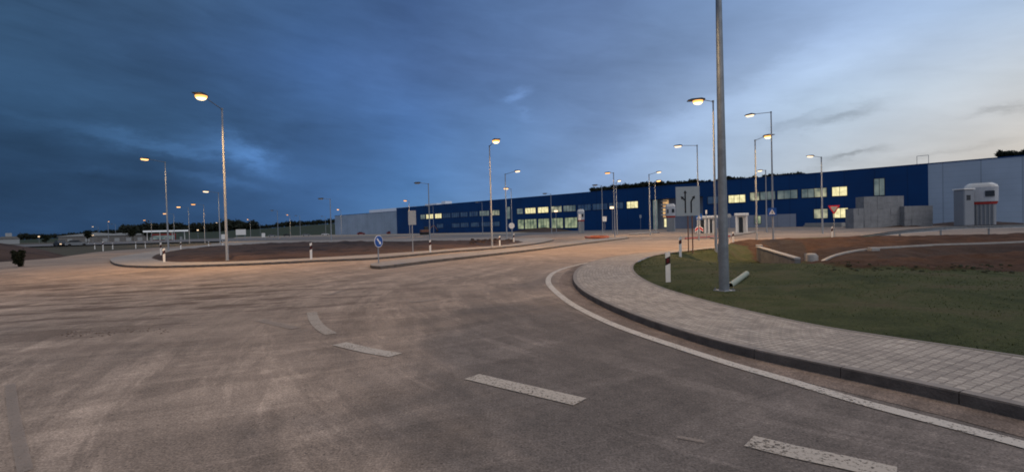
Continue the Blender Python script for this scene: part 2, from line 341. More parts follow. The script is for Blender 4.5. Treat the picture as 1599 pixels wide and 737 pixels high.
def paver():
    m = bpy.data.materials.new('paving_blocks'); m.use_nodes = True; t = NT(m.node_tree)
    uv = t.n('ShaderNodeUVMap'); uv.uv_map = 'UVMap'
    nz = t.n('ShaderNodeTexNoise', {'Vector': uv, 'Scale': 3.0, 'Detail': 2.0})
    br = t.n('ShaderNodeTexBrick', {'Vector': uv, 'Color1': (.44,.385,.325,1), 'Color2': (.29,.252,.216,1), 'Mortar': (.15,.12,.10,1),
        'Scale': 1.0, 'Mortar Size': .006, 'Mortar Smooth': .3, 'Bias': .0, 'Brick Width': .20, 'Row Height': .10})
    sp = t.n('ShaderNodeSeparateXYZ', {0: uv})
    # dark spots at the end joints of each second block
    row = t.m('FLOOR', t.m('DIVIDE', sp.outputs[1], .10))
    sh = t.m('MULTIPLY', t.m('MODULO', row, 2.0), .10)
    fx = t.m('SUBTRACT', t.m('FRACT', t.m('DIVIDE', t.m('ADD', sp.outputs[0], sh), .20)), .5)
    fy = t.m('SUBTRACT', t.m('FRACT', t.m('DIVIDE', sp.outputs[1], .10)), .5)
    ex = t.m('MULTIPLY', t.m('SUBTRACT', .5, t.m('ABSOLUTE', fx)), .20)
    ey = t.m('MULTIPLY', fy, .10)
    q = t.m('ADD', t.m('MULTIPLY', t.m('DIVIDE', ex, .020), t.m('DIVIDE', ex, .020)), t.m('MULTIPLY', t.m('DIVIDE', ey, .028), t.m('DIVIDE', ey, .028)))
    spot = t.m('MULTIPLY', t.m('LESS_THAN', q, 1.0), .55)
    c = t.mix(spot, br.outputs[0], (.10,.085,.075,1))
    n2 = t.n('ShaderNodeTexNoise', {'Vector': uv, 'Scale': 1.1, 'Detail': 6.0, 'Roughness': .6})
    n3 = t.n('ShaderNodeTexNoise', {'Vector': uv, 'Scale': 60.0, 'Detail': 3.0})
    k = t.m('MULTIPLY', t.rng(n2.outputs[0], .3, .7, .84, 1.14), t.rng(n3.outputs[0], .3, .7, .88, 1.12))
    c = t.mix(1.0, c, t.n('ShaderNodeCombineXYZ', {0: k, 1: k, 2: k}), 'MULTIPLY')
    p = t.n('ShaderNodeBsdfPrincipled', {'Base Color': c, 'Roughness': .88, 'Specular IOR Level': .3})
    h = t.m('SUBTRACT', t.m('SUBTRACT', 1.0, br.outputs[1]), t.m('MULTIPLY', spot, 1.0))
    bp = t.n('ShaderNodeBump', {'Height': h, 'Strength': .6, 'Distance': .006}); t.put(p.inputs['Normal'], bp)
    t.n('ShaderNodeOutputMaterial', {0: p}); return m
M['paver'] = paver()

def verge_mat():
    m = bpy.data.materials.new('verge_earth'); m.use_nodes = True; t = NT(m.node_tree)
    O = t.n('ShaderNodeTexCoord').outputs['Object']
    at = t.n('ShaderNodeAttribute', attribute_name='soil')
    sp = t.n('ShaderNodeSeparateXYZ', {0: at.outputs['Color']})
    n1 = t.n('ShaderNodeTexNoise', {'Vector': O, 'Scale': .9, 'Detail': 8.0, 'Roughness': .7})
    f = t.rng(t.m('ADD', sp.outputs[0], t.m('MULTIPLY', t.m('SUBTRACT', n1.outputs[0], .5), 1.0)), .4, .6)
    n2 = t.n('ShaderNodeTexNoise', {'Vector': O, 'Scale': .5, 'Detail': 8.0, 'Roughness': .65, 'Distortion': .8})
    g = t.mix(t.rng(n2.outputs[0], .35, .65), (.036,.045,.016,1), (.088,.098,.038,1))
    g = t.mix(t.m('MULTIPLY', t.rng(n2.outputs[0], .50, .66), .7), g, (.082,.062,.040,1))
    s = t.mix(t.rng(n2.outputs[0], .3, .7), (.032,.017,.011,1), (.110,.058,.034,1))
    s = t.mix(t.m('MULTIPLY', sp.outputs[1], .9), s, (.048,.038,.034,1))
    c = t.mix(f, g, s)
    n3 = t.n('ShaderNodeTexNoise', {'Vector': O, 'Scale': 22.0, 'Detail': 5.0, 'Roughness': .7})
    k = t.rng(n3.outputs[0], .3, .7, .6, 1.4)
    c = t.mix(1.0, c, t.n('ShaderNodeCombineXYZ', {0: k, 1: k, 2: k}), 'MULTIPLY')
    p = t.n('ShaderNodeBsdfPrincipled', {'Base Color': c, 'Roughness': .95, 'Specular IOR Level': .15})
    bp = t.n('ShaderNodeBump', {'Height': n3.outputs[0], 'Strength': .8, 'Distance': .06}); t.put(p.inputs['Normal'], bp)
    t.n('ShaderNodeOutputMaterial', {0: p}); return m
M['verge'] = verge_mat()
M['grass'] = mat('grass_blades', (.078,.092,.036), .9, 0, .4, .8, spec=.1)
M['leaf'] = mat('dark_foliage', (.020,.024,.014), .9, 0, .5, .3, spec=.1)
M['leaf_far'] = mat('far_foliage', (.028,.034,.026), .9, 0, .4, .08, spec=.1)
M['bark'] = mat('bark', (.06,.045,.035), .95)
M['hill'] = groundmat('hill_grass', (.035,.045,.022), (.022,.03,.016), [], speck=0, grain=False, sweep=False)

# ------------------------------------------------------------------ object helpers
def link(o, parent=None):
    C.objects.link(o)
    if parent is not None: o.parent = parent
    return o
def tag(o, label=None, cat=None, group=None, kind=None):
    if label: o['label'] = label
    if cat: o['category'] = cat
    if group: o['group'] = group
    if kind: o['kind'] = kind
    return o
def empty(name, loc, label, cat, group=None, rz=0.0):
    o = bpy.data.objects.new(name, None); o.location = loc; o.rotation_euler = (0, 0, rz); link(o)
    o.empty_display_size = .2
    return tag(o, label, cat, group)

class MB:
    def __init__(s): s.v = []; s.f = []; s.mi = []; s.sm = []
    def add(s, vs, fs, mi=0, smooth=False):
        b = len(s.v); s.v += [tuple(v) for v in vs]
        for f in fs: s.f.append([i+b for i in f]); s.mi.append(mi); s.sm.append(smooth)
        return s
    def box(s, x0, x1, y0, y1, z0, z1, mi=0, T=None, bev=0.0):
        if bev:
            b = bev
            prof = [(x0+b,y0),(x1-b,y0),(x1,y0+b),(x1,y1-b),(x1-b,y1),(x0+b,y1),(x0,y1-b),(x0,y0+b)]
            ins = [(x0+2*b,y0+b),(x1-2*b,y0+b),(x1-b,y0+2*b),(x1-b,y1-2*b),(x1-2*b,y1-b),(x0+2*b,y1-b),(x0+b,y1-2*b),(x0+b,y0+2*b)]
            vs = [(x,y,z0) for x,y in prof]+[(x,y,z1-b) for x,y in prof]+[(x,y,z1) for x,y in ins]
            fs = [list(range(8))[::-1]]+[[i,(i+1)%8,8+(i+1)%8,8+i] for i in range(8)]+[[8+i,8+(i+1)%8,16+(i+1)%8,16+i] for i in range(8)]+[list(range(16,24))]
        else:
            vs = [(x0,y0,z0),(x1,y0,z0),(x1,y1,z0),(x0,y1,z0),(x0,y0,z1),(x1,y0,z1),(x1,y1,z1),(x0,y1,z1)]
            fs = [[3,2,1,0],[4,5,6,7],[0,1,5,4],[1,2,6,5],[2,3,7,6],[3,0,4,7]]
        if T is not None: vs = [T @ Vector(v) for v in vs]
        return s.add(vs, fs, mi)
    def tube(s, p, q, r0, r1=None, n=12, mi=0, caps=True):
        r1 = r0 if r1 is None else r1
        p, q = Vector(p), Vector(q); d = (q-p).normalized()
        a = d.orthogonal().normalized(); b = d.cross(a)
        vs = []
        for c, r in ((p, r0), (q, r1)):
            for i in range(n):
                t = 2*math.pi*i/n; vs.append(c+(a*math.cos(t)+b*math.sin(t))*r)
        s.add(vs, [[i,(i+1)%n,n+(i+1)%n,n+i] for i in range(n)], mi, True)
        if caps: s.add(vs[:n], [list(range(n))[::-1]], mi); s.add(vs[n:], [list(range(n))], mi)
        return s
    def lathe(s, prof, n=16, mi=0, c=(0,0,0)):
        vs = [(c[0]+r*math.cos(2*math.pi*i/n), c[1]+r*math.sin(2*math.pi*i/n), c[2]+z) for r, z in prof for i in range(n)]
        fs = [[k*n+i, k*n+(i+1)%n, (k+1)*n+(i+1)%n, (k+1)*n+i] for k in range(len(prof)-1) for i in range(n)]
        s.add(vs, fs, mi, True)
        s.add(vs[:n], [list(range(n))[::-1]], mi); s.add(vs[-n:], [list(range(n))], mi); return s
    def prism(s, pts, axis, a, b, mi=0, T=None):
        """extrude a 2D outline between a and b along an axis ('x','y','z')"""
        def P(u, v, t): return {'x': (t,u,v), 'y': (u,t,v), 'z': (u,v,t)}[axis]
        n = len(pts); vs = [P(u,v,a) for u,v in pts]+[P(u,v,b) for u,v in pts]
        if T is not None: vs = [T @ Vector(v) for v in vs]
        tri = tessellate_polygon([[Vector((u,v,0)) for u,v in pts]])
        fs = [list(t) for t in tri]+[[i+n for i in t][::-1] for t in tri]+[[i,(i+1)%n,n+(i+1)%n,n+i] for i in range(n)]
        return s.add(vs, fs, mi)
    def build(s, name, mats, parent=None, fix=True):
        me = bpy.data.meshes.new(name); me.from_pydata(s.v, [], s.f)
        if not isinstance(mats, (list, tuple)): mats = [mats]
        for m in mats: me.materials.append(m)
        me.polygons.foreach_set('material_index', s.mi); me.polygons.foreach_set('use_smooth', s.sm)
        if fix and len(s.f) < 20000:
            bm = bmesh.new(); bm.from_mesh(me); bmesh.ops.recalc_face_normals(bm, faces=bm.faces); bm.to_mesh(me); bm.free()
        me.update()
        return link(bpy.data.objects.new(name, me), parent)

def curve(pts, n=100, closed=False):
    """Catmull-Rom through points, resampled evenly"""
    P = [np.array(p[:2], float) for p in pts]
    if closed: P = [P[-1]]+P+[P[0], P[1]]
    else: P = [2*P[0]-P[1]]+P+[2*P[-1]-P[-2]]
    out = []
    for i in range(1, len(P)-2):
        a, b, c, d = P[i-1:i+3]
        for t in np.linspace(0, 1, 24, endpoint=False):
            out.append(.5*((2*b)+(-a+c)*t+(2*a-5*b+4*c-d)*t*t+(-a+3*b-3*c+d)*t**3))
    out.append(P[-2]); out = np.array(out)
    s = np.r_[0, np.cumsum(np.linalg.norm(np.diff(out, axis=0), axis=1))]
    u = np.linspace(0, s[-1], n)
    return np.c_[np.interp(u, s, out[:, 0]), np.interp(u, s, out[:, 1])]
def smooth(c, it=10):
    c = c.copy()
    for _ in range(it): c[1:-1] = .25*c[:-2]+.5*c[1:-1]+.25*c[2:]
    return c
def normals(c):
    d = np.gradient(c, axis=0); d /= np.linalg.norm(d, axis=1)[:, None]
    return np.c_[-d[:, 1], d[:, 0]]
def arclen(c): return np.r_[0, np.cumsum(np.linalg.norm(np.diff(c, axis=0), axis=1))]
def sheet(name, poly, z, m, kind='structure', **kw):
    pts = [Vector((p[0], p[1], z)) for p in poly]
    tri = tessellate_polygon([pts])
    mb = MB(); mb.add(pts, [list(t) for t in tri]); o = mb.build(name, m, fix=False)
    me = o.data
    if me.polygons and sum(p.normal.z for p in me.polygons) < 0: me.flip_normals()
    return tag(o, kind=kind, **kw)
def slab(name, poly, z0, z1, mtop, mside):
    pts = [(p[0], p[1]) for p in poly]; n = len(pts)
    tri = tessellate_polygon([[Vector((u, v, 0)) for u, v in pts]])
    mb = MB(); mb.add([(x, y, z1) for x, y in pts], [list(t) for t in tri], 0)
    mb.add([(x, y, z0) for x, y in pts]+[(x, y, z1) for x, y in pts], [[i, (i+1) % n, n+(i+1) % n, n+i] for i in range(n)], 1)
    return tag(mb.build(name, [mtop, mside]), kind='structure')
def ribbon(name, a, b, z, m, uv=False):
    """strip between two curves with the same number of points"""
    n = len(a); vs = [(p[0], p[1], z) for p in a]+[(p[0], p[1], z) for p in b]
    mb = MB(); mb.add(vs, [[i, i+1, n+i+1, n+i] for i in range(n-1)])
    o = mb.build(name, m, fix=False)
    if o.data.polygons[0].normal.z < 0: o.data.flip_normals()
    if uv:
        s = arclen(np.array(a)); wd = np.linalg.norm(np.array(a)-np.array(b), axis=1)
        l = o.data.uv_layers.new(name='UVMap')
        for lp in o.data.loops:
            i = lp.vertex_index
            l.data[lp.index].uv = (s[i % n], 0.0 if i < n else wd[i % n])
    return tag(o, kind='structure')
def insidepoly(x, y, poly):
    poly = np.array(poly)[:, :2]; inside = np.zeros(x.shape, bool); n = len(poly)
    dist = np.full(x.shape, 1e9)
    for i in range(n):
        a, b = poly[i], poly[(i+1) % n]
        c = ((a[1] > y) != (b[1] > y)) & (x < (b[0]-a[0])*(y-a[1])/(b[1]-a[1]+1e-12)+a[0])
        inside ^= c
        ab = b-a; t = np.clip(((x-a[0])*ab[0]+(y-a[1])*ab[1])/(ab@ab+1e-12), 0, 1)
        dist = np.minimum(dist, np.hypot(x-a[0]-t*ab[0], y-a[1]-t*ab[1]))
    return np.where(inside, dist, -dist)
def vnoise(x, y, s, seed=0):
    """smooth value noise in numpy"""
    g = np.random.default_rng(seed).random((256, 256))
    X = x/s+1000; Y = y/s+1000; i = np.floor(X).astype(int); j = np.floor(Y).astype(int)
    fx = X-i; fy = Y-j; fx = fx*fx*(3-2*fx); fy = fy*fy*(3-2*fy)
    q = lambda a, b: g[a % 256, b % 256]
    return (q(i,j)*(1-fx)+q(i+1,j)*fx)*(1-fy)+(q(i,j+1)*(1-fx)+q(i+1,j+1)*fx)*fy
def fbm(x, y, s, seed=0, o=4):
    return sum(vnoise(x, y, s/2**k, seed+k)*.5**k for k in range(o))/sum(.5**k for k in range(o))
def gridmesh(name, xs, ys, zf, m, keep=None, attr=None):
    X, Y = np.meshgrid(xs, ys); Z = zf(X, Y)
    nx, ny = len(xs), len(ys); idx = np.arange(nx*ny).reshape(ny, nx)
    q = np.stack([idx[:-1, :-1], idx[:-1, 1:], idx[1:, 1:], idx[1:, :-1]], -1).reshape(-1, 4)
    if keep is not None:
        k = keep(X, Y).ravel(); q = q[k[q].any(1)]
    me = bpy.data.meshes.new(name); me.from_pydata(np.c_[X.ravel(), Y.ravel(), Z.ravel()].tolist(), [], q.tolist())
    me.polygons.foreach_set('use_smooth', [True]*len(me.polygons)); me.materials.append(m)
    if attr is not None:
        a, b = attr(X, Y)
        ca = me.color_attributes.new('soil', 'FLOAT_COLOR', 'POINT')
        ca.data.foreach_set('color', np.c_[a.ravel(), b.ravel(), 0*a.ravel(), 0*a.ravel()+1].ravel())
    me.update()
    return link(bpy.data.objects.new(name, me))
def PW(pts, z=0.0): return [G(x, y, z) for x, y in pts]

# ================================================================== GROUND
mb = MB()
for x0, x1, y0, y1 in ((-1190, -1, -35, 1190), (-1, 104, 64, 1190), (104, 1190, -35, 1190), (-1, 104, -35, -8.5)):
    mb.add([(x0, y0, -.30), (x1, y0, -.30), (x1, y1, -.30), (x0, y1, -.30)], [[0, 1, 2, 3]])
tag(mb.build('ground', M['field'], fix=False), kind='structure')
far_edge = [(-500,440),(0,409),(85,403),(150,393.5),(240,387),(330,381.5),(470,376.5),(600,374),(800,371),(835,366),(900,362.5),(1000,358),(1100,354),(1200,352),(1320,352),(1440,352),(1700,348)]
sheet('gravel_lot', PW([(330,383),(470,377.5),(800,373),(835,368),(1000,362),(1400,356)], 0)+[Vector((170,60,0)), Vector((260,260,0)), Vector((-80,620,0)), Vector((-330,620,0))], -.05, M['lot'])
sheet('far_road', PW([(-300,396),(100,383.5),(300,377.5),(470,374.5),(800,371),(830,366.5),(1020,359),(1010,357),(830,362.5),(800,365.5),(470,369.5),(300,373.5),(0,383),(-300,391)], 0), 0.008, M['far_road'])
sheet('far_pavement', PW([(330,381.8),(470,376.4),(600,374.2),(800,371.2),(800,370.2),(600,373.2),(470,375.2),(330,380.5)], 0), 0.014, M['concrete_path'])

# the corner pavement on the right
outer_px = [(1760,672),(1599,631),(1556,622),(1450,600),(1350,582),(1240,557.5),(1166,546.5),(1100,527),(1035,507),(970,483.5),(921,461),(901,447),(894,434),(900,420),(922,408.5),(960,400),(1010,394),(1060,389.5),(1110,385)]
outer = smooth(curve(PW(outer_px, .12), 260), 60)
nr = normals(outer)
cen = outer.mean(0)
sgn = 1 if ((outer+nr)[130]-CORNER)@((outer+nr)[130]-CORNER) < (outer[130]-CORNER)@(outer[130]-CORNER) else -1
nr = nr*sgn                                       # towards the grass
t01 = np.linspace(0, 1, 260)[:, None]
wid = 1.95 - 1.1*np.clip((t01-.62)/.38, 0, 1)
kerb_in = outer+nr*.12
inner = outer+nr*wid
ribbon('pavement', kerb_in, inner, .12, M['paver'], uv=True)
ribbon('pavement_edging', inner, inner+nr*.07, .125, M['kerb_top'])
ribbon('gutter', outer-nr*.42, outer+nr*.02, .004, M['gutter'])
sl = arclen(outer)
mb = MB()
n_st = int(sl[-1]/1.0)
for k in range(n_st):
    a0, a1 = k*1.0+.004, (k+1)*1.0-.004
    ss = np.linspace(a0, a1, 4)
    def at(c): return np.c_[np.interp(ss, sl, c[:, 0]), np.interp(ss, sl, c[:, 1])]
    o_, i_ = at(outer), at(kerb_in); ob = at(outer+nr*.012)
    vs = [(p[0], p[1], -.02) for p in o_]+[(p[0], p[1], .108) for p in o_]+[(p[0], p[1], .122) for p in ob]+[(p[0], p[1], .122) for p in i_]
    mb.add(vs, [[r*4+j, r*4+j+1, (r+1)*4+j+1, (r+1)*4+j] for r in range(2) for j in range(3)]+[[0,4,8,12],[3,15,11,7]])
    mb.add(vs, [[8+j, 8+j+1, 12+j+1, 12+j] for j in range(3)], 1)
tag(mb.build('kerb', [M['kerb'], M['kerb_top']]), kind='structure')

# verge, ditch and earth bank
bank_far = PW([(1145,379),(1206,375),(1300,371.5),(1400,370),(1599,367),(1900,362)], 0)
road_poly = PW(far_edge, 0)+[Vector((160, 62, 0))]+[p-Vector((0, .15, 0)) for p in bank_far[::-1]]+[Vector((p[0], p[1], 0)) for p in (inner-nr*.45)[::-1][6::3]]+[Vector((9, -8, 0)), Vector((-40, -8, 0))]
sheet('road', road_poly, 0.0, M['road'])
vpoly = [tuple(p) for p in (inner+nr*.03)]+[(p.x, p.y) for p in bank_far]+[(90, 20), (40, -2)]
DITCH = np.array([G(x, y, -.6)[:2] for x, y in [(1262,414),(1330,411),(1450,408),(1599,404),(1750,400)]])
soil_poly = [G(x, y, -.1)[:2] for x, y in [(1258,419),(1300,428),(1345,433),(1400,431),(1455,437),(1530,434),(1620,438),(1900,436),(1900,366),(1599,369),(1400,372),(1206,376.5),(1140,379.5),(1110,383),(1165,386)]]
chan_poly = [G(x, y, -.35)[:2] for x, y in [(1190,388),(1258,404),(1260,397),(1235,387),(1200,384)]]
HW0 = G(1184, 384.5, .15); HW1 = G(1244, 402, .02)
def segdist(X, Y, P):
    d = np.full(X.shape, 1e9)
    for a, b in zip(P[:-1], P[1:]):
        ab = b-a; t = np.clip(((X-a[0])*ab[0]+(Y-a[1])*ab[1])/(ab@ab), 0, 1)
        d = np.minimum(d, np.hypot(X-a[0]-t*ab[0], Y-a[1]-t*ab[1]))
    return d
hwP = np.array([HW0[:2], HW1[:2]])
hwn = (HW1-HW0).normalized(); hwn = Vector((-hwn.y, hwn.x, 0)); 
if hwn.dot(HW0+HW1) > 0: hwn = -hwn           # towards the photographer
hwF = hwP + np.array(hwn[:2])*.7
chan_px = [(1259,401),(1263,399),(1275,397.2),(1300,394.8),(1330,393),(1362,391.3),(1450,388),(1530,385.5),(1620,383),(1800,379)]
chanP = np.array([G(x, y, -.22)[:2] for x, y in chan_px])
def verge_z(X, Y):
    sd_ = insidepoly(X, Y, vpoly)
    far = Y > 24
    d = segdist(X, Y, DITCH)
    z = .10 + .10*np.exp(-((X-9)**2+(Y-17)**2)/40.) + (fbm(X, Y, 1.6, 3)-.5)*.10 + (fbm(X, Y, .35, 9)-.5)*.03
    z = z - .75*np.exp(-(d/3.6)**2) - .72*np.exp(-(segdist(X, Y, hwF)/3.2)**2) - .25*np.exp(-(segdist(X, Y, hwP-np.array(hwn[:2])*1.2)/1.3)**2)
    soil = insidepoly(X, Y, soil_poly) > 0
    z = z + np.where(soil, ((fbm(X, Y, 1.6, 21)-.45)*.50+(fbm(X, Y, .5, 25)-.5)*.16)*np.clip(segdist(X, Y, chanP)/1.6, 0, 1), 0)
    edge = np.clip(sd_/.9, 0, 1)
    z = np.where(sd_ > 0, .105*(1-edge)+z*edge, .105+np.clip(sd_, -.35, 0)*.6)
    z = np.where(sd_ <= -.34, -.12, z)
    return z
def verge_attr(X, Y):
    a = np.clip(.5+insidepoly(X, Y, soil_poly)/1.2, 0, 1)
    near = np.clip(1-segdist(X, Y, DITCH)/5.5, 0, 1)**.6
    near = np.maximum(near, (insidepoly(X, Y, chan_poly) > -.2)*1.0)
    return a, near
xs = np.r_[np.arange(-.5, 26, .16), np.arange(26, 112, .55)]
ys = np.r_[np.arange(-2, 30, .16), np.arange(30, 66, .4)]
vg = gridmesh('verge', xs, ys, verge_z, M['verge'], keep=lambda X, Y: insidepoly(X, Y, vpoly) > -.35, attr=verge_attr)
tag(vg, kind='structure')
# grass blades on the mown verge
N = 260000
gx = rng.uniform(2, 26, N); gy = rng.uniform(1, 32, N)
ok = (insidepoly(gx, gy, vpoly) > .06)
sp_ = insidepoly(gx, gy, soil_poly)
ok &= (sp_ + (fbm(gx, gy, 1.5, 5)-.5)*3.0 < -.2)
ok &= fbm(gx, gy, .8, 44) > .43
ok &= (np.abs(gx)/np.maximum(gy, .1) < 1.25)
ok &= rng.random(N) < .22*np.clip(14/np.hypot(gx, gy), .15, 1)+.7*(insidepoly(gx, gy, vpoly) < .3)
gx, gy = gx[ok], gy[ok]; n = len(gx)
gz = verge_z(gx, gy); hh = rng.uniform(.010, .034, n)*(1+.9*(fbm(gx, gy, 1.2, 8)-.4)); an = rng.uniform(0, 6.283, n)
ww = rng.uniform(.004, .009, n)*np.clip(np.hypot(gx, gy)/8, 1, 2.5); lx = rng.normal(0, .025, n); ly = rng.normal(0, .025, n)
V = np.empty((n*3, 3)); V[0::3] = np.c_[gx-np.cos(an)*ww, gy-np.sin(an)*ww, gz-.01]; V[1::3] = np.c_[gx+np.cos(an)*ww, gy+np.sin(an)*ww, gz-.01]
V[2::3] = np.c_[gx+lx, gy+ly, gz+hh]
me = bpy.data.meshes.new('grass'); me.vertices.add(n*3); me.vertices.foreach_set('co', V.ravel())
me.loops.add(n*3); me.loops.foreach_set('vertex_index', np.arange(n*3)); me.polygons.add(n)
me.polygons.foreach_set('loop_start', np.arange(n)*3); me.update(calc_edges=True); me.materials.append(M['grass'])
tag(link(bpy.data.objects.new('grass', me)), 'short dark green grass of the verge beside the paved corner', 'grass', kind='stuff')

# island in the middle with bare soil
isl_px = [(172,405),(176,409.5),(186,412.5),(205,414.3),(253,415),(356,412),(432,409),(494,406),(577,402.5),(640,397.5),(700,392),(762,387.5),(820,382),(850,377.5),(864,373.5),(850,371),(800,372.2),(600,375),(470,377),(400,379),(330,382),(263,388.5),(236,392.5),(200,398),(178,401.5)]
isl = curve(PW(isl_px, .13), 240, closed=True)[:-1]
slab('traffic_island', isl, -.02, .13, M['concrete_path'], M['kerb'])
soil_px = [(236,401.5),(243,405),(258,408),(288,409),(356,408.2),(432,405),(494,402),(590,396.5),(671,391),(729,386.5),(790,382),(815,378.5),(812,376.5),(790,376.3),(600,377.6),(470,379.6),(400,381.8),(330,385.6),(280,390.5),(250,395.5)]
soilp = [tuple(p) for p in curve(PW(soil_px, .14), 160, closed=True)[:-1]]
def isl_z(X, Y):
    s = insidepoly(X, Y, soilp)
    return np.where(s > 0, .135+np.clip(s/1.5, 0, 1)*(.10+(fbm(X, Y, 2.2, 31)-.4)*.38+(fbm(X, Y, .5, 37)-.5)*.22), .125+np.clip(s, -.2, 0)*.4)
A = np.array(soilp)
gm = gridmesh('soil_bed', np.arange(A[:,0].min()-.3, A[:,0].max()+.3, .3), np.arange(A[:,1].min()-.3, A[:,1].max()+.3, .3), isl_z, M['soil'], keep=lambda X, Y: insidepoly(X, Y, soilp) > 0)
tag(gm, kind='structure')
# long narrow median with the keep-right sign
med_px = [(578,412),(580,414.6),(588,415.4),(604,414.6),(671,406.5),(760,397),(837,388.5),(905,380),(975,371.8),(981,370.3),(968,369.8),(905,375.6),(837,383.2),(760,391),(671,400),(608,407.5),(588,409.8)]
med = curve(PW(med_px, .14), 140, closed=True)[:-1]
slab('median', med, -.02, .14, M['concrete_path'], M['kerb'])
slab('far_traffic_island', curve(PW([(985,365.8),(1010,364.5),(1030,362.8),(1024,361.8),(1004,362.6),(984,364.4)], .1), 40, closed=True)[:-1], -.02, .1, M['concrete_path'], M['kerb'])
slab('gate_traffic_island', curve(PW([(1115,371.5),(1150,367),(1178,362.5),(1182,361),(1170,361.2),(1140,364),(1112,369)], .1), 40, closed=True)[:-1], -.02, .1, M['concrete_path'], M['kerb'])

# painted lines
def stroke(name, pts, wd, z=.009, m='paint', n=None, ends=0.0):
    c = curve([G(x, y, 0) for x, y in pts], n or max(8, 12*len(pts)))
    if len(pts) > 6: c = smooth(c, 14)
    nn = normals(c); return ribbon(name, c-nn*wd/2, c+nn*wd/2, z, M[m])
stroke('edge_line', [(1800,752),(1599,694.5),(1475,662),(1350,631),(1240,596.5),(1166,576.5),(1100,556),(1035,534.5),(986,518),(938,498.5),(889,472.5),(861,449),(856,437),(864,426.5),(885,418),(921,410),(965,402.5),(1010,397.5)], .165, m='paint_line', n=220)
stroke('lane_marking', [(1170,689),(1240,706),(1320,723),(1400,741)], .24)
stroke('lane_marking', [(737,588.5),(790,601),(850,615),(906,628)], .24)
stroke('lane_marking', [(530,537),(575,547.5),(618,555)], .24)
stroke('lane_marking', [(487,488),(491,500),(501,512),(517,522)], .20, m='paint_mid')
stroke('lane_marking', [(405,500),(430,506),(462,513)], .2, m='paint_worn')
stroke('lane_marking', [(654,441.5),(700,435.5),(760,427.5)], .14, m='paint_worn')
stroke('lane_marking', [(563,431),(590,428.5),(614,426)], .2, m='paint_worn')
stroke('lane_marking', [(494,427.5),(524,426.5)], .2, m='paint_worn')
stroke('lane_marking', [(512,461),(538,453.5)], .14, m='paint_worn')
stroke('lane_marking', [(640,472),(683,468)], .2, m='paint_worn')
stroke('median_edge_line', [(560,419),(620,414.8),(671,409.4),(760,400),(837,391.2),(905,383),(980,374)], .15, m='paint_line')
stroke('lane_marking', [(1057,683),(1080,687),(1100,691)], .05, m='paint_worn')
stroke('lane_marking', [(16,600),(22,650),(40,737)], .09, m='paint_worn')
for a, b in [((1004,374),(1018,371.8)), ((975,362),(1010,359.5)), ((1040,363),(1060,361)), ((1100,362),(1120,359.5)), ((1145,363),(1165,359)), ((1085,367.5),(1105,366.5)), ((1190,361),(1240,360)), ((1070,358.5),(1100,356))]:
    stroke('lane_marking', [a, b], .35)

# stones and mud clods on the asphalt
def scatter(name, n, pos, size, m, label):
    mb = MB()
    for _ in range(n):
        x, y, z = pos(); s = random.uniform(*size)
        a = [(random.uniform(.6, 1)*s*math.cos(t), random.uniform(.6, 1)*s*math.sin(t)) for t in (0, 1.2, 2.5, 3.8, 5.0)]
        vs = [(x+p, y+q, z) for p, q in a]+[(x+p*.6, y+q*.6, z+s*.55) for p, q in a]
        mb.add(vs, [[i, (i+1) % 5, 5+(i+1) % 5, 5+i] for i in range(5)]+[[5,6,7,8,9]])
    return tag(mb.build(name, m, fix=False), label, 'rubble', kind='stuff')
def p1():
    t = random.random(); x = 105+t*160+random.gauss(0, 6); y = 522-t*6+random.gauss(0, 2.4); g = G(x, y, 0); return g.x, g.y, -.003
scatter('mud_clods', 80, p1, (.008, .026), mat('dried_mud', (.11,.075,.056), .95), 'row of dried brown mud clods on the dusty road')
def p2():
    y = random.uniform(1.5, 16); x = random.uniform(-.95, .6)*y; return x, y, -.002
scatter('gravel', 600, p2, (.003, .011), mat('gravel_stone', (.13,.11,.10), .95), 'loose small stones scattered over the dusty road')
def p3():
    t = random.random(); g = G(735+t*70+random.gauss(0, 4), 381-t*3+random.gauss(0, 1.2), .1); return g.x, g.y, float(isl_z(np.array([g.x]), np.array([g.y]))[0])-.03
scatter('soil_clods', 90, p3, (.12, .38), M['soil'], 'lumps of dark earth at the narrow end of the soil bed')
def p4():
    while True:
        g = G(random.uniform(1290, 1590), random.uniform(424, 440), -.1)
        return g.x, g.y, float(verge_z(np.array([g.x]), np.array([g.y]))[0])-.01
scatter('turf_lumps', 90, p4, (.03, .10), mat('dark_turf', (.034,.036,.018), .95), 'dark lumps of turf along the ditch rim')

# ================================================================== HILLS, WOODS
ridge = [(-600,380,900),(0,376,900),(150,369,800),(200,364,760),(260,363.5,700),(330,362,650),(400,358,620),(450,354,600),(523,349,580),(619,340,560),(760,325,540),(880,308,520),(940,300,500),(1000,295,480),(1050,292,470),(1100,291,470),(1150,288,470),(1200,285,460),(1300,275,440),(1450,262,420),(1540,248,400),(1599,246,390),(1800,215,380),(2300,190,380)]
top = []
for x, y, dist in ridge:
    d = ray(x, y); h = Vector((d.x, d.y, 0)).length; top.append(Vector((d.x/h*dist, d.y/h*dist, max(.5, CAMZ+d.z/h*dist))))
tc_ = curve([(i, t.z) for i, t in enumerate(top)], 200)
mb = MB(); NR = 12; rows = []
fi = np.linspace(0, len(top)-1, 220)
tx = np.interp(fi, range(len(top)), [t.x for t in top]); ty = np.interp(fi, range(len(top)), [t.y for t in top]); tz = np.interp(fi, range(len(top)), [t.z for t in top])
vs = []
for k in range(NR+1):
    s = k/NR; sc = .62+.38*s; h = (s*s*(3-2*s))
    for x, y, z in zip(tx, ty, tz): vs.append((x*sc, y*sc, -.35+(z+.35)*h))
for x, y, z in zip(tx, ty, tz): vs.append((x*1.2, y*1.2, -.35))
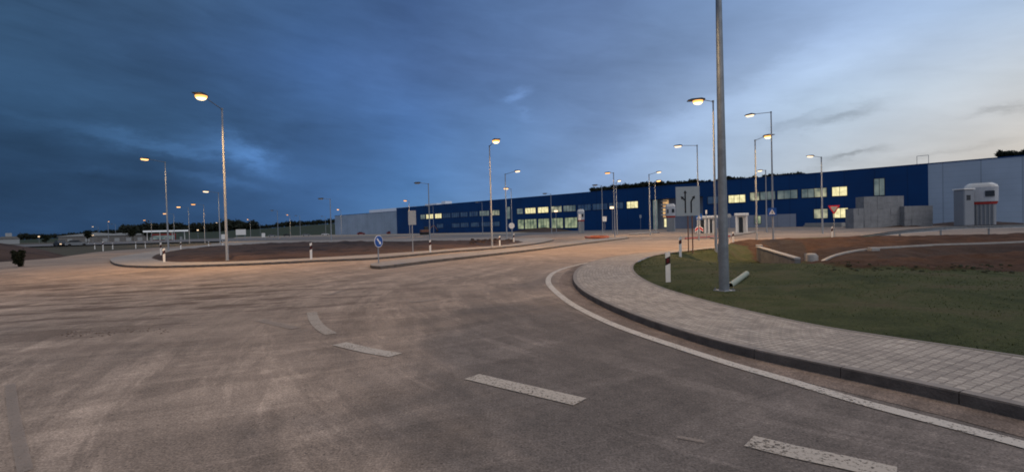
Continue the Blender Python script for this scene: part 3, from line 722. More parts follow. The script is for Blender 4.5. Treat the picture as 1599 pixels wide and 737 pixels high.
mb.add(vs, [[r*220+i, r*220+i+1, (r+1)*220+i+1, (r+1)*220+i] for r in range(NR+1) for i in range(219)], 0, True)
tag(mb.build('hill', M['hill'], fix=False), kind='structure')
def wood(name, x0, x1, hgt, dens, label, leafs=1.0, seed=1):
    """tree crowns as clumps of leaf faces along the ridge"""
    rg = np.random.default_rng(seed); Vv = []; 
    xp = [r[0] for r in ridge]
    for px in np.arange(x0, x1, dens):
        px_ = px+rg.normal(0, dens*.5); i = np.interp(px_, xp, range(len(xp)))
        X, Y, Z = np.interp(i, range(len(top)), [t.x for t in top]), np.interp(i, range(len(top)), [t.y for t in top]), np.interp(i, range(len(top)), [t.z for t in top])
        s = rg.uniform(.97, 1.0); X *= s; Y *= s
        H = hgt*rg.uniform(.6, 1.15)*(.75+.5*float(vnoise(np.array([px_]), np.array([0.]), 30, seed)[0])); rad = H*.45
        n = int(90*leafs)
        u = rg.normal(size=(n, 3)); u /= np.linalg.norm(u, axis=1)[:, None]; rr = rg.random(n)**.45
        c = np.c_[X+u[:, 0]*rad*rr, Y+u[:, 1]*rad*rr, Z+H*.5+u[:, 2]*H*.5*rr]
        for q in range(3): Vv.append(c+rg.normal(0, H*.12, (n, 3)))
        Vv[-3:] = [np.stack(Vv[-3:], 1).reshape(-1, 3)]
    V = np.concatenate(Vv); n = len(V)//3
    me = bpy.data.meshes.new(name); me.vertices.add(n*3); me.vertices.foreach_set('co', V.ravel()); me.loops.add(n*3)
    me.loops.foreach_set('vertex_index', np.arange(n*3)); me.polygons.add(n); me.polygons.foreach_set('loop_start', np.arange(n)*3)
    me.update(calc_edges=True); me.materials.append(M['leaf_far'])
    return tag(link(bpy.data.objects.new(name, me)), label, 'wood', kind='stuff')
wood('far_wood', 925, 1260, 4.5, 1.1, 'dark wooded hilltop rising behind the middle of the blue warehouse', 1.6, 2)
wood('far_wood', 1560, 1760, 2.6, 1.2, 'dark treetops above the roof at the pale end of the warehouse', 1.6, 3)
wood('far_wood', 395, 530, 4.5, 1.4, 'low dark wood on the slope beside the white warehouse end', 1.4, 4)
wood('far_wood', 190, 400, 9.0, 1.6, 'dark tree belt behind the distant petrol station', 1.4, 5)
wood('far_wood', 30, 196, 6, 1.8, 'thin dark hedge line on the horizon beyond the field', 1.2, 6)

# single small trees and bushes in the distance
def tree(px, py_base, H, dist, label, seed, name='tree'):
    rg = random.Random(seed); d = ray(px, py_base); h = Vector((d.x, d.y, 0)).length
    P = Vector((d.x/h*dist, d.y/h*dist, -.1))
    root = empty(name, P, label, name, 'trees and bushes at the far left edge of the site')
    t = MB(); t.tube((0,0,-.1), (0,0,H*.45), H*.025, H*.012, 6)
    for k in range(4): a = rg.uniform(0, 6.28); t.tube((0,0,H*.3), (math.cos(a)*H*.2, math.sin(a)*H*.2, H*.6), H*.012, H*.005, 5)
    t.build('trunk', M['bark'], root)
    c = MB()
    cl = [(rg.gauss(0, H*(.07 if name == 'bush' else .17)), rg.gauss(0, H*.13), H*rg.uniform(.12 if name == 'bush' else .35, .85), H*(rg.uniform(.07, .14) if name == 'bush' else rg.uniform(.10, .2))) for _ in range(34 if name == 'bush' else 16)]
    for (x, y, z, r) in cl:
        for _ in range(70):
            u = Vector((rg.gauss(0,1), rg.gauss(0,1), rg.gauss(0,1))).normalized()*r*rg.random()**.4
            p = Vector((x, y, z))+u; s = H*.035
            c.add([p+Vector((rg.gauss(0,s), rg.gauss(0,s), rg.gauss(0,s))) for _ in range(3)], [[0,1,2]])
    c.build('crown', M['leaf'], root, fix=False)
tree(28, 404, 1.3, 46, 'dark upright bush in front of the brown earth bank', 1, 'bush')
tree(208, 378, 6.5, 300, 'rounded dark tree just before the petrol station', 2)
tree(232, 377, 5.5, 310, 'smaller dark tree touching the petrol station canopy', 3)
tree(137, 380, 6.0, 320, 'dark tree standing beside the long white shed', 4)
tree(72, 382, 4.0, 300, 'lone low tree nearest the chapel on the horizon', 5)

# earth bank at far left
def bank(name, px_poly, h, m, label, cat, seed=0, step=.5, group=None, z0=-.05):
    poly = [tuple(G(x, y, 0)[:2]) for x, y in px_poly]; A = np.array(poly)
    wid = max(.5, min(np.ptp(A[:, 0]), np.ptp(A[:, 1]))*.3)
    def zf(X, Y):
        s = insidepoly(X, Y, poly); wd_ = max(.3, s.max()*.65); return np.where(s > 0, np.clip(s/wd_, 0, 1)**.7*h*(.55+.9*fbm(X, Y, wd_*1.4, seed)), 0)+z0
    o = gridmesh(name, np.arange(A[:, 0].min()-step, A[:, 0].max()+step*2, step), np.arange(A[:, 1].min()-step, A[:, 1].max()+step*2, step), zf, m, keep=lambda X, Y: insidepoly(X, Y, poly) > -.0)
    return tag(o, label, cat, group, None)
bank('earth_bank', [(-300,428),(0,407.5),(85,402),(95,398.5),(60,396),(-60,398),(-300,408)], 1.5, M['soil'], 'long brown earth bank along the road edge, with a bush before it', 'earth bank', 3)
bank('soil_heap', [(1312,354.5),(1350,355.8),(1440,354),(1445,351),(1380,350),(1325,350.8)], .75, M['soil'], 'low red-brown soil heap in front of the stacked concrete blocks', 'soil heap', 5)
bank('soil_heap', [(1447,352.6),(1520,352.4),(1600,350.5),(1600,348.3),(1520,349.6),(1450,350.2)], .55, M['soil'], 'flat brown soil heap below the large white cabin tower', 'soil heap', 6)
bank('soil_heap', [(800,362),(850,363),(893,360.5),(905,358),(860,357.5),(810,358)], 1.4, M['soil'], 'dark soil heap before the tall green-lit ground windows', 'soil heap', 8, .8)
bank('soil_heap', [(655,363.5),(690,364),(735,362.3),(735,360),(690,360.3),(660,360.8)], 1.1, M['soil'], 'dark soil heap near the parked cars at the blue wall', 'soil heap', 9, 1.2)
bank('rubble_heap', [(962,358.4),(992,358.5),(994,355.5),(985,354),(966,355)], 1.8, M['concrete_dark'], 'grey rubble heap left of the warehouse entrance', 'rubble heap', 10, .6)

# ================================================================== WAREHOUSE
Z0 = G(619, 400, 0); 
HT = 13.0
def roofpt(px, py):
    d = ray(px, py); t = (HT-CAMZ)/d.z; return Vector((d.x*t, d.y*t, 0))
BA, BB = roofpt(619, 325.6), roofpt(1449, 256.4)
D = (BB-BA).normalized(); NF = Vector((D.y, -D.x, 0))        # NF faces the camera
if NF.dot(-BA) < 0: NF = -NF
BL_ = (BB-BA).length
root_rz = math.atan2(D.y, D.x)
def fac(px, py):
    """pixel -> (distance along the facade from its blue corner, height)"""
    d = ray(px, py); o = Vector((0, 0, CAMZ)); t = (BA-o).dot(NF)/d.dot(NF); p = o+d*t
    return (p-BA).dot(D), p.z
ware = empty('warehouse', BA, 'very long dark blue and pale grey warehouse with lit office windows', 'warehouse', rz=root_rz)
# local frame: x along facade, y away from camera
yb = 1 if (Matrix.Rotation(root_rz, 3, 'Z') @ Vector((0, 1, 0))).dot(NF) < 0 else -1
sL = fac(523, 350)[0]; sR = 260.0
def wbox(mb, x0, x1, y0, y1, z0, z1, mi=0): return mb.box(x0, x1, min(y0*yb, y1*yb), max(y0*yb, y1*yb), z0, z1, mi)
e0, e1 = fac(1016, 340)[0], fac(1098, 340)[0]
m_ = MB(); wbox(m_, 0, e0, 0, 80, -.4, HT); wbox(m_, e0, e1, 0, 80, 9.2, HT); wbox(m_, e0, e1, 4, 80, -.4, 9.2); wbox(m_, e1, BL_, 0, 80, -.4, HT)
m_.build('wall', M['blue_clad'], ware)
zl = 11.6
m_ = MB(); wbox(m_, sL, -.003, .02, 80, -.4, zl); w_ = m_.build('wall', M['white_clad'], ware); w_['label'] = 'pale left end wall'
m_ = MB(); wbox(m_, BL_+.003, sR, .02, 80, -.4, HT); w_ = m_.build('wall', M['white_clad'], ware); w_['label'] = 'pale right end wall'
m_ = MB(); wbox(m_, -.1, sR+.1, -.08, .5, HT+.003, HT+.18); wbox(m_, sL-.1, -.15, -.08, .5, zl+.003, zl+.16); m_.build('roof_coping', M['blue_clad'], ware)
m_ = MB(); wbox(m_, .1, sR-.1, .6, 79, HT+.003, HT+.10); wbox(m_, sL, -.2, .6, 79, zl+.003, zl+.1); m_.build('roof', M['rooftop'], ware)
a, b = fac(552, 330)[0], fac(628, 330)[0]
m_ = MB(); wbox(m_, a, a+48, 10, 40, zl+.1, zl+2.5); wbox(m_, a+60, a+70, 8, 20, zl+.1, zl+3.0); wbox(m_, a+74, a+77, 8, 12, zl+.1, zl+3.6); m_.build('roof_plant', M['rooftop'], ware)
# low pale plinth panels
p0, p1_ = fac(1100, 340)[0], fac(1330, 340)[0]
m_ = MB(); wbox(m_, p0, p1_-12, -.12, -.003, -.4, 3.3); m_.build('plinth', M['grey_clad'], ware)
for s_, h_ in ((BL_-9, 1.6), (BL_-2, 2.0)):      # roof ladder hoops
    m_ = MB()
    m_.tube((s_, yb*1.0, HT), (s_, yb*1.0, HT+h_), .05, n=6); m_.tube((s_+2, yb*1.0, HT), (s_+2, yb*1.0, HT+h_), .05, n=6); m_.tube((s_, yb*1.0, HT+h_), (s_+2, yb*1.0, HT+h_), .05, n=6)
    if s_ == BL_-2: m_.build('roof_ladder_rail', M['galv'], ware)
def window(x0, x1, y0, y1, kind, ref=None, div=None, tall=False, proud=.0):
    a, zb = fac((x0+x1)/2, y1); _, zt = fac((x0+x1)/2, y0); s0, s1 = fac(x0, (y0+y1)/2)[0], fac(x1, (y0+y1)/2)[0]
    if ref: zb, zt = ref
    y = -.05-proud
    f = MB(); t_ = .09
    wbox(f, s0-t_, s0, y-.05, -.003-proud*1, zb-t_, zt+t_); wbox(f, s1, s1+t_, y-.05, -.003-proud, zb-t_, zt+t_)
    wbox(f, s0, s1, y-.05, -.003-proud, zb-t_, zb); wbox(f, s0, s1, y-.05, -.003-proud, zt, zt+t_)
    nd = div or max(1, round((s1-s0)/1.5))
    for k in range(1, nd): q = s0+(s1-s0)*k/nd; wbox(f, q-.04, q+.04, y-.05, -.003-proud, zb, zt)
    fr = f.build('window', M['dark'], ware)
    g = MB(); wbox(g, s0, s1, y+.02, -.01-proud, zb, zt); g.build('pane', M[kind], fr)
U = (6.9, 8.9); Lo = (2.2, 4.3); Lb = (1.1, 4.6)
for a, b, k in [(647,654,'win_grey'),(656,667,'win_bright'),(670,680,'win_bright'),(682,694,'win_dim'),(696,708,'win_dim'),(710,721,'win_dim'),(724,737,'win_dim'),(740,755,'win_grey'),(757,771,'win_mid'),(799,808,'win_grey'),(812,828,'win_bright'),(832,848,'win_bright'),(852,869,'win_mid'),(872,891,'win_grey'),(895,915,'win_dim'),(918,941,'win_dim'),(944,966,'win_dim'),(972,989,'win_bright'),
                (1099,1116,'win_dim'),(1132,1158,'win_bright'),(1166,1180,'win_mid'),(1182,1205,'win_grey'),(1209,1240,'win_grey'),(1247,1266,'win_grey'),(1267,1286,'win_mid'),(1295,1318,'win_bright')]:
    window(a, b, 0, 0, k, ref=(7.2, 9.3) if a > 1150 else U)
for a, b, k in [(672,682,'win_dim'),(696,708,'win_dim'),(710,722,'win_dim'),(726,739,'win_dim'),(742,756,'win_dim'),(759,771,'win_dim'),(1266,1287,'win_mid'),(1296,1319,'win_bright')]:
    window(a, b, 0, 0, k, ref=(2.0, 4.2) if a > 1200 else (2.4, 4.2), proud=.0)
for a, b, k in [(800,809,'win_green'),(811,829,'win_green'),(832,849,'win_green'),(852.5,870.5,'win_green'),(874,893,'win_green')]:
    window(a, b, 0, 0, k, ref=Lb)
window(783, 788, 0, 0, 'win_grey', ref=(5.2, 9.9), div=1)
window(1361, 1377, 0, 0, 'win_grey', ref=(6.8, 10.6), div=2)
window(1173, 1182, 0, 0, 'win_green', ref=(1.0, 3.0), div=2, proud=.13)
# recessed entrance bay with a lit staircase
m_ = MB(); wbox(m_, e0+.02, e1-.02, 3.7, 3.99, -.3, 9.18); m_.build('entrance_wall', M['grey_clad'], ware)
def bayx(px): return fac(px, 340)[0]
m_ = MB(); wbox(m_, bayx(1018), bayx(1024), .8, 1.0, 0, 9.0); m_.build('entrance_glazing', M['win_grey'], ware)
m_ = MB()
for k in range(5): wbox(m_, bayx(1027), bayx(1033.5), 2.0, 3.6, 4.2+k*1.05, 4.2+k*1.05+.35)
m_.build('staircase', M['white'], ware)
m_ = MB(); wbox(m_, bayx(1026.5), bayx(1035), 3.5, 3.65, 3.6, 8.9); m_.build('stair_window', M['win_warm'], ware)
m_ = MB(); wbox(m_, bayx(1028), bayx(1031), 3.5, 3.66, .6, 3.2); m_.build('door', M['win_bright'], ware)
m_ = MB(); wbox(m_, bayx(1037), bayx(1042), 3.5, 3.67, .3, 3.2); m_.build('door', M['win_warm'], ware)
bayl = fac(1035, 340)

# two white gatehouse booths, the small white booth
def booth(px, pyb, dist, wd, h, label, cat='booth', lit=False):
    d = ray(px, pyb); hh = Vector((d.x, d.y, 0)).length; P = Vector((d.x/hh*dist, d.y/hh*dist, 0)); rz = math.atan2(d.y, d.x)-math.pi/2
    r_ = empty('guard_booth', P, label, cat, 'white booths at the warehouse gate', rz)
    b_ = MB(); b_.box(-wd/2, -wd/2+.25, -wd/2, wd/2, 0, h-.35); b_.box(wd/2-.25, wd/2, -wd/2, wd/2, 0, h-.35); b_.box(-wd/2+.25, wd/2-.25, -wd/2+.3, wd/2, 0, h-.35)
    b_.build('wall', M['white'], r_)
    c_ = MB(); c_.box(-wd/2-.15, wd/2+.15, -wd/2-.15, wd/2+.15, h-.347, h, bev=.08); c_.build('roof', M['white'], r_)
    e_ = MB(); e_.box(-wd*.22, wd*.12, -wd/2+.24, -wd/2+.297, .1, h-.6); e_.build('door', M['glass_dark'], r_)
booth(1158, 352, 82, 1.6, 2.9, 'small pale yellow-white booth beside the tall pole shaft', lit=True)
booth(1098.5, 352, 84, 1.8, 2.7, 'white booth just behind the chevron sign')
booth(1109.5, 352, 84, 1.8, 2.7, 'white booth half hidden by the nearest pole')

# white rounded cabin towers
def cabin(px, pyb, pyt, wd_px, label):
    P = G(px, pyb, 0); dist = P.length
    if dist > 115: P *= 115/dist
    h = zat(P, px, pyt); wd = wd_px/F*P.y; rz = math.atan2(P.y, P.x)-math.pi/2
    r_ = empty('cabin_tower', P, label, 'site cabin', 'white cabin towers of the building site', rz)
    def ring(z0, z1, w0, w1, dp, n=20):
        pts = lambda w_: [(math.copysign(abs(math.cos(2*math.pi*i/n))**.45, math.cos(2*math.pi*i/n))*w_/2, math.copysign(abs(math.sin(2*math.pi*i/n))**.45, math.sin(2*math.pi*i/n))*dp/2) for i in range(n)]
        a_, b_ = pts(w0), pts(w1); m2 = MB(); m2.add([(x, y, z0) for x, y in a_]+[(x, y, z1) for x, y in b_], [[i,(i+1)%n,n+(i+1)%n,n+i] for i in range(n)]+[list(range(n))[::-1], [n+i for i in range(n)]]); return m2
    ring(-.1, h*.50, wd*.84, wd*.86, wd*.8).build('base', M['white_wall'], r_)
    ring(h*.501, h*.56, wd*.90, wd*.97, wd*.86).build('skirt', M['red_paint'], r_)
    bd = ring(h*.561, h*.90, wd*.98, wd, wd*.9).build('cabin', M['cabin'], r_)
    ring(h*.901, h*.955, wd*1.0, wd*.93, wd*.9).build('roof', M['white'], r_)
    ring(h*.956, h, wd*.90, wd*.66, wd*.75).build('roof_cap', M['white'], r_)
    q = MB(); q.box(wd*.12, wd*.38, -wd*.47, -wd*.42, h*.68, h*.81); q.build('window', M['glass_dark'], r_)
    q = MB(); q.box(-wd*.33, -wd*.2, -wd*.47, -wd*.42, h*.66, h*.80); q.build('window', M['glass_dark'], r_)
    q = MB()
    for k in range(-3, 4): q.box(k*wd*.115-.05, k*wd*.115+.05, -wd*.44, -wd*.38, .1, h*.49)
    q.build('rib', M['sign_grey'], r_)
cabin(1532, 345.5, 286.5, 41, 'large white rounded cabin tower with red skirt before the pale wall')
q_ = empty('site_cabin', G(1507, 345.5, 0).normalized()*112, 'narrow grey white cabin with dark window attached beside the large tower', 'site cabin')
m_ = MB(); m_.box(-.9, .8, -.9, 1.2, 0, 5.9, bev=.12); m_.build('wall', M['white_wall'], q_)
m_ = MB(); m_.box(-.5, .1, -.95, -.88, 4.2, 5.0); m_.build('window', M['glass_dark'], q_)
m_ = MB(); m_.box(-1.0, .9, -1.0, 1.3, 5.903, 6.1, bev=.05); m_.build('roof', M['white'], q_)
cabin(1047.5, 349.5, 318.5, 15, 'white cabin tower with red skirt beside the lit entrance')
cabin(907.5, 357.0, 327.0, 11, 'small white cabin tower right of the green-lit windows')

# stacked concrete blocks
def stack(x0, x1, yt, yb_, label, nrow, ncol, dist):
    d0 = ray(x0, yb_); d1 = ray(x1, yb_); P0 = Vector((d0.x, d0.y, 0))*(dist/d0.y); P1 = Vector((d1.x, d1.y, 0))*(dist/d1.y)
    wd = P1.x-P0.x; h = zat(P0, (x0+x1)/2, yt)
    r_ = empty('block_stack', (P0.x, dist, 0), label, 'concrete blocks', 'stacked concrete block walls')
    rg = random.Random(int(x0))
    for r in range(nrow):
        q = MB()
        for c_ in range(ncol):
            a = c_*wd/ncol+.006; q.box(a, a+wd/ncol-.012, rg.uniform(-.04, .04), 2.2, -.1 if r == 0 else r*h/nrow+.003, (r+1)*h/nrow-.003, bev=.012)
        q.build('block_course', M['block'], r_)
stack(1333, 1349, 325.5, 346, 'lowest grey concrete block stack at the dark end of the row', 3, 2, 88)
stack(1349.5, 1412, 306.5, 346, 'tallest grey concrete block stack in front of the blue wall', 5, 6, 90)
stack(1412.5, 1457, 321.5, 346, 'middle height concrete block stack at the blue and grey joint', 3, 4, 89)

# beams and kerb stacks
def beam(x0, x1, y, h, label, m, z=0.0):
    A_, B_ = G(x0, y, 0), G(x1, y, 0); r_ = MB(); L = (B_-A_).length
    r_.box(0, L, -.5, .5, 0, h*.48, bev=.04); r_.box(.4, L-.2, -.4, .4, h*.5, h, bev=.04)
    o = r_.build('beam_stack', M[m]); o.location = A_; o.rotation_euler = (0, 0, math.atan2(B_.y-A_.y, B_.x-A_.x)); tag(o, label, 'beams', 'beams lying along the far road')
beam(1238, 1256, 352.5, .7, 'short pale beam stack lying before the plinth', 'wood')
beam(1258, 1318, 354.5, .9, 'long tan beam stack beneath the give way sign', 'concrete')

# ================================================================== STREET LAMPS
LG = 'street lamps around the junction'
def street_lamp(base, top_px, head_px, label, lit='lens_mid', power=0.0, mode='B', hz=9.0, r=(.085, .045), near=False, bend=0.0):
    if mode == 'B':
        P = G(base[0], base[1], .12); h = zat(P, top_px[0], top_px[1])
    else:
        d = ray(*top_px); t = (hz-CAMZ)/d.z; P = Vector((d.x*t, d.y*t, 0)); h = hz
        if d.z <= 0: raise ValueError(label)
    zb = P.z-.15; hd = None
    if near: zb = float(verge_z(np.array([P.x]), np.array([P.y]))[0])-.09
    if head_px:
        d = ray(*head_px); t = (h+.12-CAMZ)/d.z; hd = Vector((d.x*t-P.x, d.y*t-P.y, 0))
        lat = Vector((d.x, d.y, 0)).normalized(); 
        mx = 2.3 if mode == 'T' else 2.7
        if hd.length > mx:        # keep the sideways reach, trim the reach in depth
            side = Vector((lat.y, -lat.x, 0)); s_ = max(-mx, min(mx, hd.dot(side))); dp = math.sqrt(max(0, mx*mx-s_*s_)); dd = hd.dot(lat)
            hd = side*s_+lat*max(-dp, min(dp, dd))
        if hd.length < .8: hd = hd.normalized()*.8 if hd.length > .01 else Vector((-.8, 0, 0))
    else: hd = Vector((-1.2, -.6, 0))
    rz = math.atan2(hd.y, hd.x); L = hd.length
    o = empty('street_lamp', (P.x, P.y, zb), label, 'street lamp', LG, rz)
    dist = P.length; n = 20 if near else (12 if dist < 70 else 8); H = h-zb
    if dist > 60: r = (r[0]*1.25, r[1]*1.35)
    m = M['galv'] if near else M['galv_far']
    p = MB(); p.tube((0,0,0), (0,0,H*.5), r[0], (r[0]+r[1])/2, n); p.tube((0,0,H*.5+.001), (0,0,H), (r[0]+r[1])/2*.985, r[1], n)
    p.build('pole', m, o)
    a = MB(); a.tube((0,0,H-.08), (0,0,H+.03), r[1]*1.35, r[1]*1.35, n); a.tube((r[1], 0, H-.03), (L-.22, 0, H+.10), .026 if dist < 60 else .03, .022 if dist < 60 else .026, 8)
    a.build('arm', M['galv'], o)
    hb = MB(); s = (1.5 if lit == 'lens_warm' else 1.1) if dist < 60 else (1.25 if dist < 90 else 1.6)
    prof = [(L-.30, H+.06),(L-.30, H+.14),(L-.1, H+.20),(L+.32*s, H+.17),(L+.46*s, H+.11),(L+.46*s, H+.08)]
    hb.prism(prof, 'y', -.15*s, .15*s)
    head = hb.build('lamp_head', M['lamp_shell'], o)
    ln = MB(); zz = H+.06
    ln.add([(L-.20, -.12*s, zz), (L+.40*s, -.12*s, zz), (L+.40*s, .12*s, zz), (L-.20, .12*s, zz),
            (L-.12, -.08*s, zz-.10*s), (L+.32*s, -.08*s, zz-.10*s), (L+.32*s, .08*s, zz-.10*s), (L-.12, .08*s, zz-.10*s)],
           [[0,1,5,4],[1,2,6,5],[2,3,7,6],[3,0,4,7],[4,5,6,7]])
    if lit == 'lens_warm' and dist < 70:
        ln = MB(); ln.lathe([(.30,.0),(.295,-.06),(.262,-.115)], 20, c=(L+.08, 0, zz))
        bl = MB(); bl.lathe([(.258,-.118),(.21,-.175),(.13,-.215),(.03,-.235)], 16, c=(L+.08, 0, zz)); bl.build('bulb', M['bulb'], head)
    ln.build('lens', M[lit] if lit else M['lens_off'], head)
    if near:
        q = MB(); q.box(-.17, .17, -.17, .17, .0, .11, bev=.01)
        for sx in (-1, 1):
            for sy in (-1, 1): q.tube((sx*.135, sy*.135, .10), (sx*.135, sy*.135, .15), .016, n=6)
        q.build('base_plate', m, o)
        q = MB(); q.box(-.055, .055, -r[0]-.012, -r[0]+.03, .75, 1.15); dr = q.build('hatch', m, o)
        dr.rotation_euler = (0, 0, R(200)-rz)
    else:
        q = MB(); q.tube((0,0,0), (0,0,.22), r[0]*1.5, r[0]*1.4, n); q.build('base_collar', M['concrete'], o)
    if power and lit:
        ld = bpy.data.lights.new('lamp_light', 'SPOT'); ld.energy = power*(1.15 if lit == 'lens_warm' else .9); ld.spot_size = R(158); ld.spot_blend = .55; ld.shadow_soft_size = .15
        ld.color = {'lens_warm': (1,.56,.20), 'lens_mid': (1,.64,.30), 'lens_cool': (1,.74,.46)}[lit]
        lo = bpy.data.objects.new('lamp_light', ld); link(lo, o); lo.location = (L+.1, 0, H-.42 if lit == 'lens_warm' else H-.16)
    return o
street_lamp((1131,455.5), (1117,-40), (960,-90), 'closest galvanised lamp pole rising out of the picture beside the grey pipe', 'lens_mid', 500, r=(.112,.062), near=True)
street_lamp((355,408), (346,170), (315,149), 'tall lamp glowing orange above the near end of the soil bed', 'lens_warm', 2600)
street_lamp((263,392), (261,253), (228,248), 'slim tall lamp standing behind the tip of the pavement loop', 'lens_mid', 900, r=(.07,.04))
street_lamp((768.5,385), (764,228), (774,219), 'lamp with strong orange light at the narrow end of the soil bed', 'lens_warm', 2600)
street_lamp((791.5,375), (788,272), (807,262), 'thin lamp with small white light near the end of the soil bed', 'lens_cool', 700, r=(.07,.04))
street_lamp((801,370), (798,295), (793.5,294), 'shorter lamp lit in front of the tall office windows', 'lens_mid', 900, r=(.07,.04), mode='T')
street_lamp((671.5,377.5), (669,287), None, 'unlit lamp pole opposite the yellow-lit upper windows', None, r=(.075,.04))
street_lamp((640.6,366), (638.5,314), (633.5,313), 'orange lit lamp against the corner of the blue wall', 'lens_warm', 2200, mode='T')
street_lamp((0,0), (676,322), None, 'faint unlit lamp pole far behind the taller unlit one', None, mode='T')
street_lamp((0,0), (752.5,316), None, 'faint unlit lamp pole before the blue wall, third bay of the windows', None, mode='T')
street_lamp((517.5,376.5), (514,311), None, 'unlit lamp pole just before the pale warehouse end', None, mode='B', r=(.08,.045))
street_lamp((0,0), (532,328), (528,326), 'lit lamp in front of the pale warehouse end wall', 'lens_mid', 1200, mode='T')
street_lamp((0,0), (508,338), None, 'short unlit lamp pole at the pale wall edge, further back', None, mode='T')
street_lamp((0,0), (468,337), None, 'unlit lamp pole standing before the green hillside', None, mode='T')
street_lamp((343.5,377.5), (341,301), (323,298), 'lamp with a small white light just left of the big orange lamp pole', 'lens_cool', 500, mode='T')
street_lamp((0,0), (318,320), (303,317), 'brightest of the distant warm lamps over the far left road', 'lens_warm', 2200, mode='T')
street_lamp((0,0), (294,324), (280,321), 'warm distant lamp directly above the petrol station canopy end', 'lens_mid', 1200, mode='T')
street_lamp((0,0), (271,334), (258,330), 'dimmer distant lamp touching the slim tall pole', 'lens_mid', 900, mode='T')
street_lamp((0,0), (236,344), (226,339), 'distant orange lamp over the dark trees beside the petrol station', 'lens_warm', 900, mode='T')
street_lamp((0,0), (390.5,343), (387,340), 'distant lamp above the white advertising board', 'lens_mid', 900, mode='T')
street_lamp((0,0), (452.5,336), (449,334), 'distant orange lamp over the parked cars below the hillside', 'lens_warm', 1200, mode='T')
street_lamp((0,0), (433,329), None, 'unlit distant pole between the hillside lamp and the small board', None, mode='T')
street_lamp((0,0), (406,350), None, 'smallest unlit distant pole beside the small white board', None, mode='T')
street_lamp((0,0), (343,348), (338.5,345), 'tiny white lamp hanging low behind the big orange lamp pole', 'lens_cool', 0, mode='T')
street_lamp((0,0), (168.5,346), (169.5,346), 'distant lamp over the left road, nearest the field', 'lens_mid', 900, mode='T')
street_lamp((0,0), (153,354), (145.5,351), 'distant small lamp above the long white shed', 'lens_cool', 0, mode='T')
street_lamp((0,0), (180,350), None, 'distant unlit pole beside the lamp nearest the field', None, mode='T')
street_lamp((960,361), (958,270), (950,269.5), 'yellow glowing lamp against the dark hilltop edge', 'lens_warm', 2200, mode='T', r=(.08,.045))
street_lamp((963,361), (962,285), (966.5,280.5), 'white lit lamp paired close with the yellow glowing one', 'lens_cool', 1200, mode='T')
street_lamp((0,0), (939.5,290), None, 'unlit pole left of the pair of bright lamps', None, mode='T')
street_lamp((0,0), (860,303), None, 'faint unlit pole among the half lit office windows', None, mode='T')
street_lamp((1015.6,356), (1013.4,272.5), (1028,268.5), 'lit lamp with long arm at the edge of the entrance bay', 'lens_cool', 1600, mode='T', r=(.08,.045))
street_lamp((0,0), (1022.5,284), (1027.5,282), 'smaller lit lamp in front of the entrance glazing', 'lens_mid', 1200, mode='T')
street_lamp((0,0), (1088.5,227), (1060.5,227.5), 'lamp standing behind the lane sign, arm reaching over it', 'lens_cool', 1200, mode='T')
street_lamp((0,0), (1113.5,158), (1094,156), 'lamp glowing orange directly behind the closest pole', 'lens_warm', 2600, mode='T', r=(.08,.045))
street_lamp((1207.5,375.5), (1203.5,175), (1173,179), 'dark slender lamp with pedestrian sign on its pole', 'lens_cool', 1200, r=(.08,.045))
street_lamp((1183,367.5), (1179,219), (1198,212), 'lamp lit orange, its head overlapping the slender dark pole', 'lens_warm', 2200, r=(.085,.05), mode='T')
street_lamp((1197,352), (1195.5,266), (1187.5,266), 'small lit lamp between two taller poles at the plinth', 'lens_cool', 1200, mode='T')
street_lamp((1288,347), (1282.5,245.5), (1266.5,243.5), 'lit lamp beside the give way sign and bright office windows', 'lens_cool', 1500, mode='T')

# tiny lights far away stand on posts too
def tiny(px, py, dist, label):
    d = ray(px, py); h = Vector((d.x, d.y, 0)).length; P = Vector((d.x/h*dist, d.y/h*dist, 0)); z = CAMZ+d.z/h*dist
    o = empty('floodlight', P, label, 'light', 'small lights on the horizon')
    m2 = MB(); m2.tube((0,0,-.3), (0,0,z), .09, .06, 6); m2.build('post', M['galv_far'], o)
    m2 = MB(); m2.box(-.5, .5, -.25, .0, z, z+.45, bev=.05); m2.build('lamp_head', M['lens_cool'], o)
for px, py, dist, lb in [(61,370,420,'small white light over the field near the chapel'),(113,369,420,'small white light above the long shed roof'),(145,368,360,'small white light just under the shed lamp'),(206,365,340,'small light in front of the dark tree belt'),(267,362,330,'small light over the petrol station roof'),(309,360,360,'small light right of the petrol station'),(868,331,150,'small white wall light beside the half lit windows'),(956,326,110,'small white light fixed low between the bright pair of poles')]:
    tiny(px, py, dist, lb)

# ================================================================== DELINEATOR POSTS
def delineator(px, pyb, pyt, label, z=.12, rz=None):
    P = G(px, pyb, z); 
    if px > 1120: P.z = z
    h = max(.7, min(1.15, zat(P, px, pyt)-z)); w_ = .062; face = math.atan2(P.y, P.x)-math.pi/2 if rz is None else rz
    o = empty('delineator_post', P, label, 'marker post', 'black and white road marker posts', face)
    def sec(z0, z1, k0, k1, g=0.0):
        """piece of the post between two slanted cuts"""
        mb = MB(); pr = [(-w_-g, -.03-g), (w_+g, -.03-g), (w_*.7+g, .035+g), (-w_*.7-g, .035+g)]
        vs = [(x, y, z0+k0*x) for x, y in pr]+[(x, y, z1+k1*x) for x, y in pr]
        mb.add(vs, [[0,1,5,4],[1,2,6,5],[2,3,7,6],[3,0,4,7],[4,5,6,7],[3,2,1,0]]); return mb
    k = .5
    lo = sec(-.18, h*.60, 0, k); up_ = sec(h*.84, h, k, .35); lo.add(up_.v, up_.f); lo.build('post', M['white'], o)
    b = sec(h*.602, h*.838, k, k); bd = b.build('band', M['dark'], o)
    q = MB(); q.box(-.032, .032, -.040, -.031, h*.66, h*.80); q.build('reflector', M['maroon'], bd)
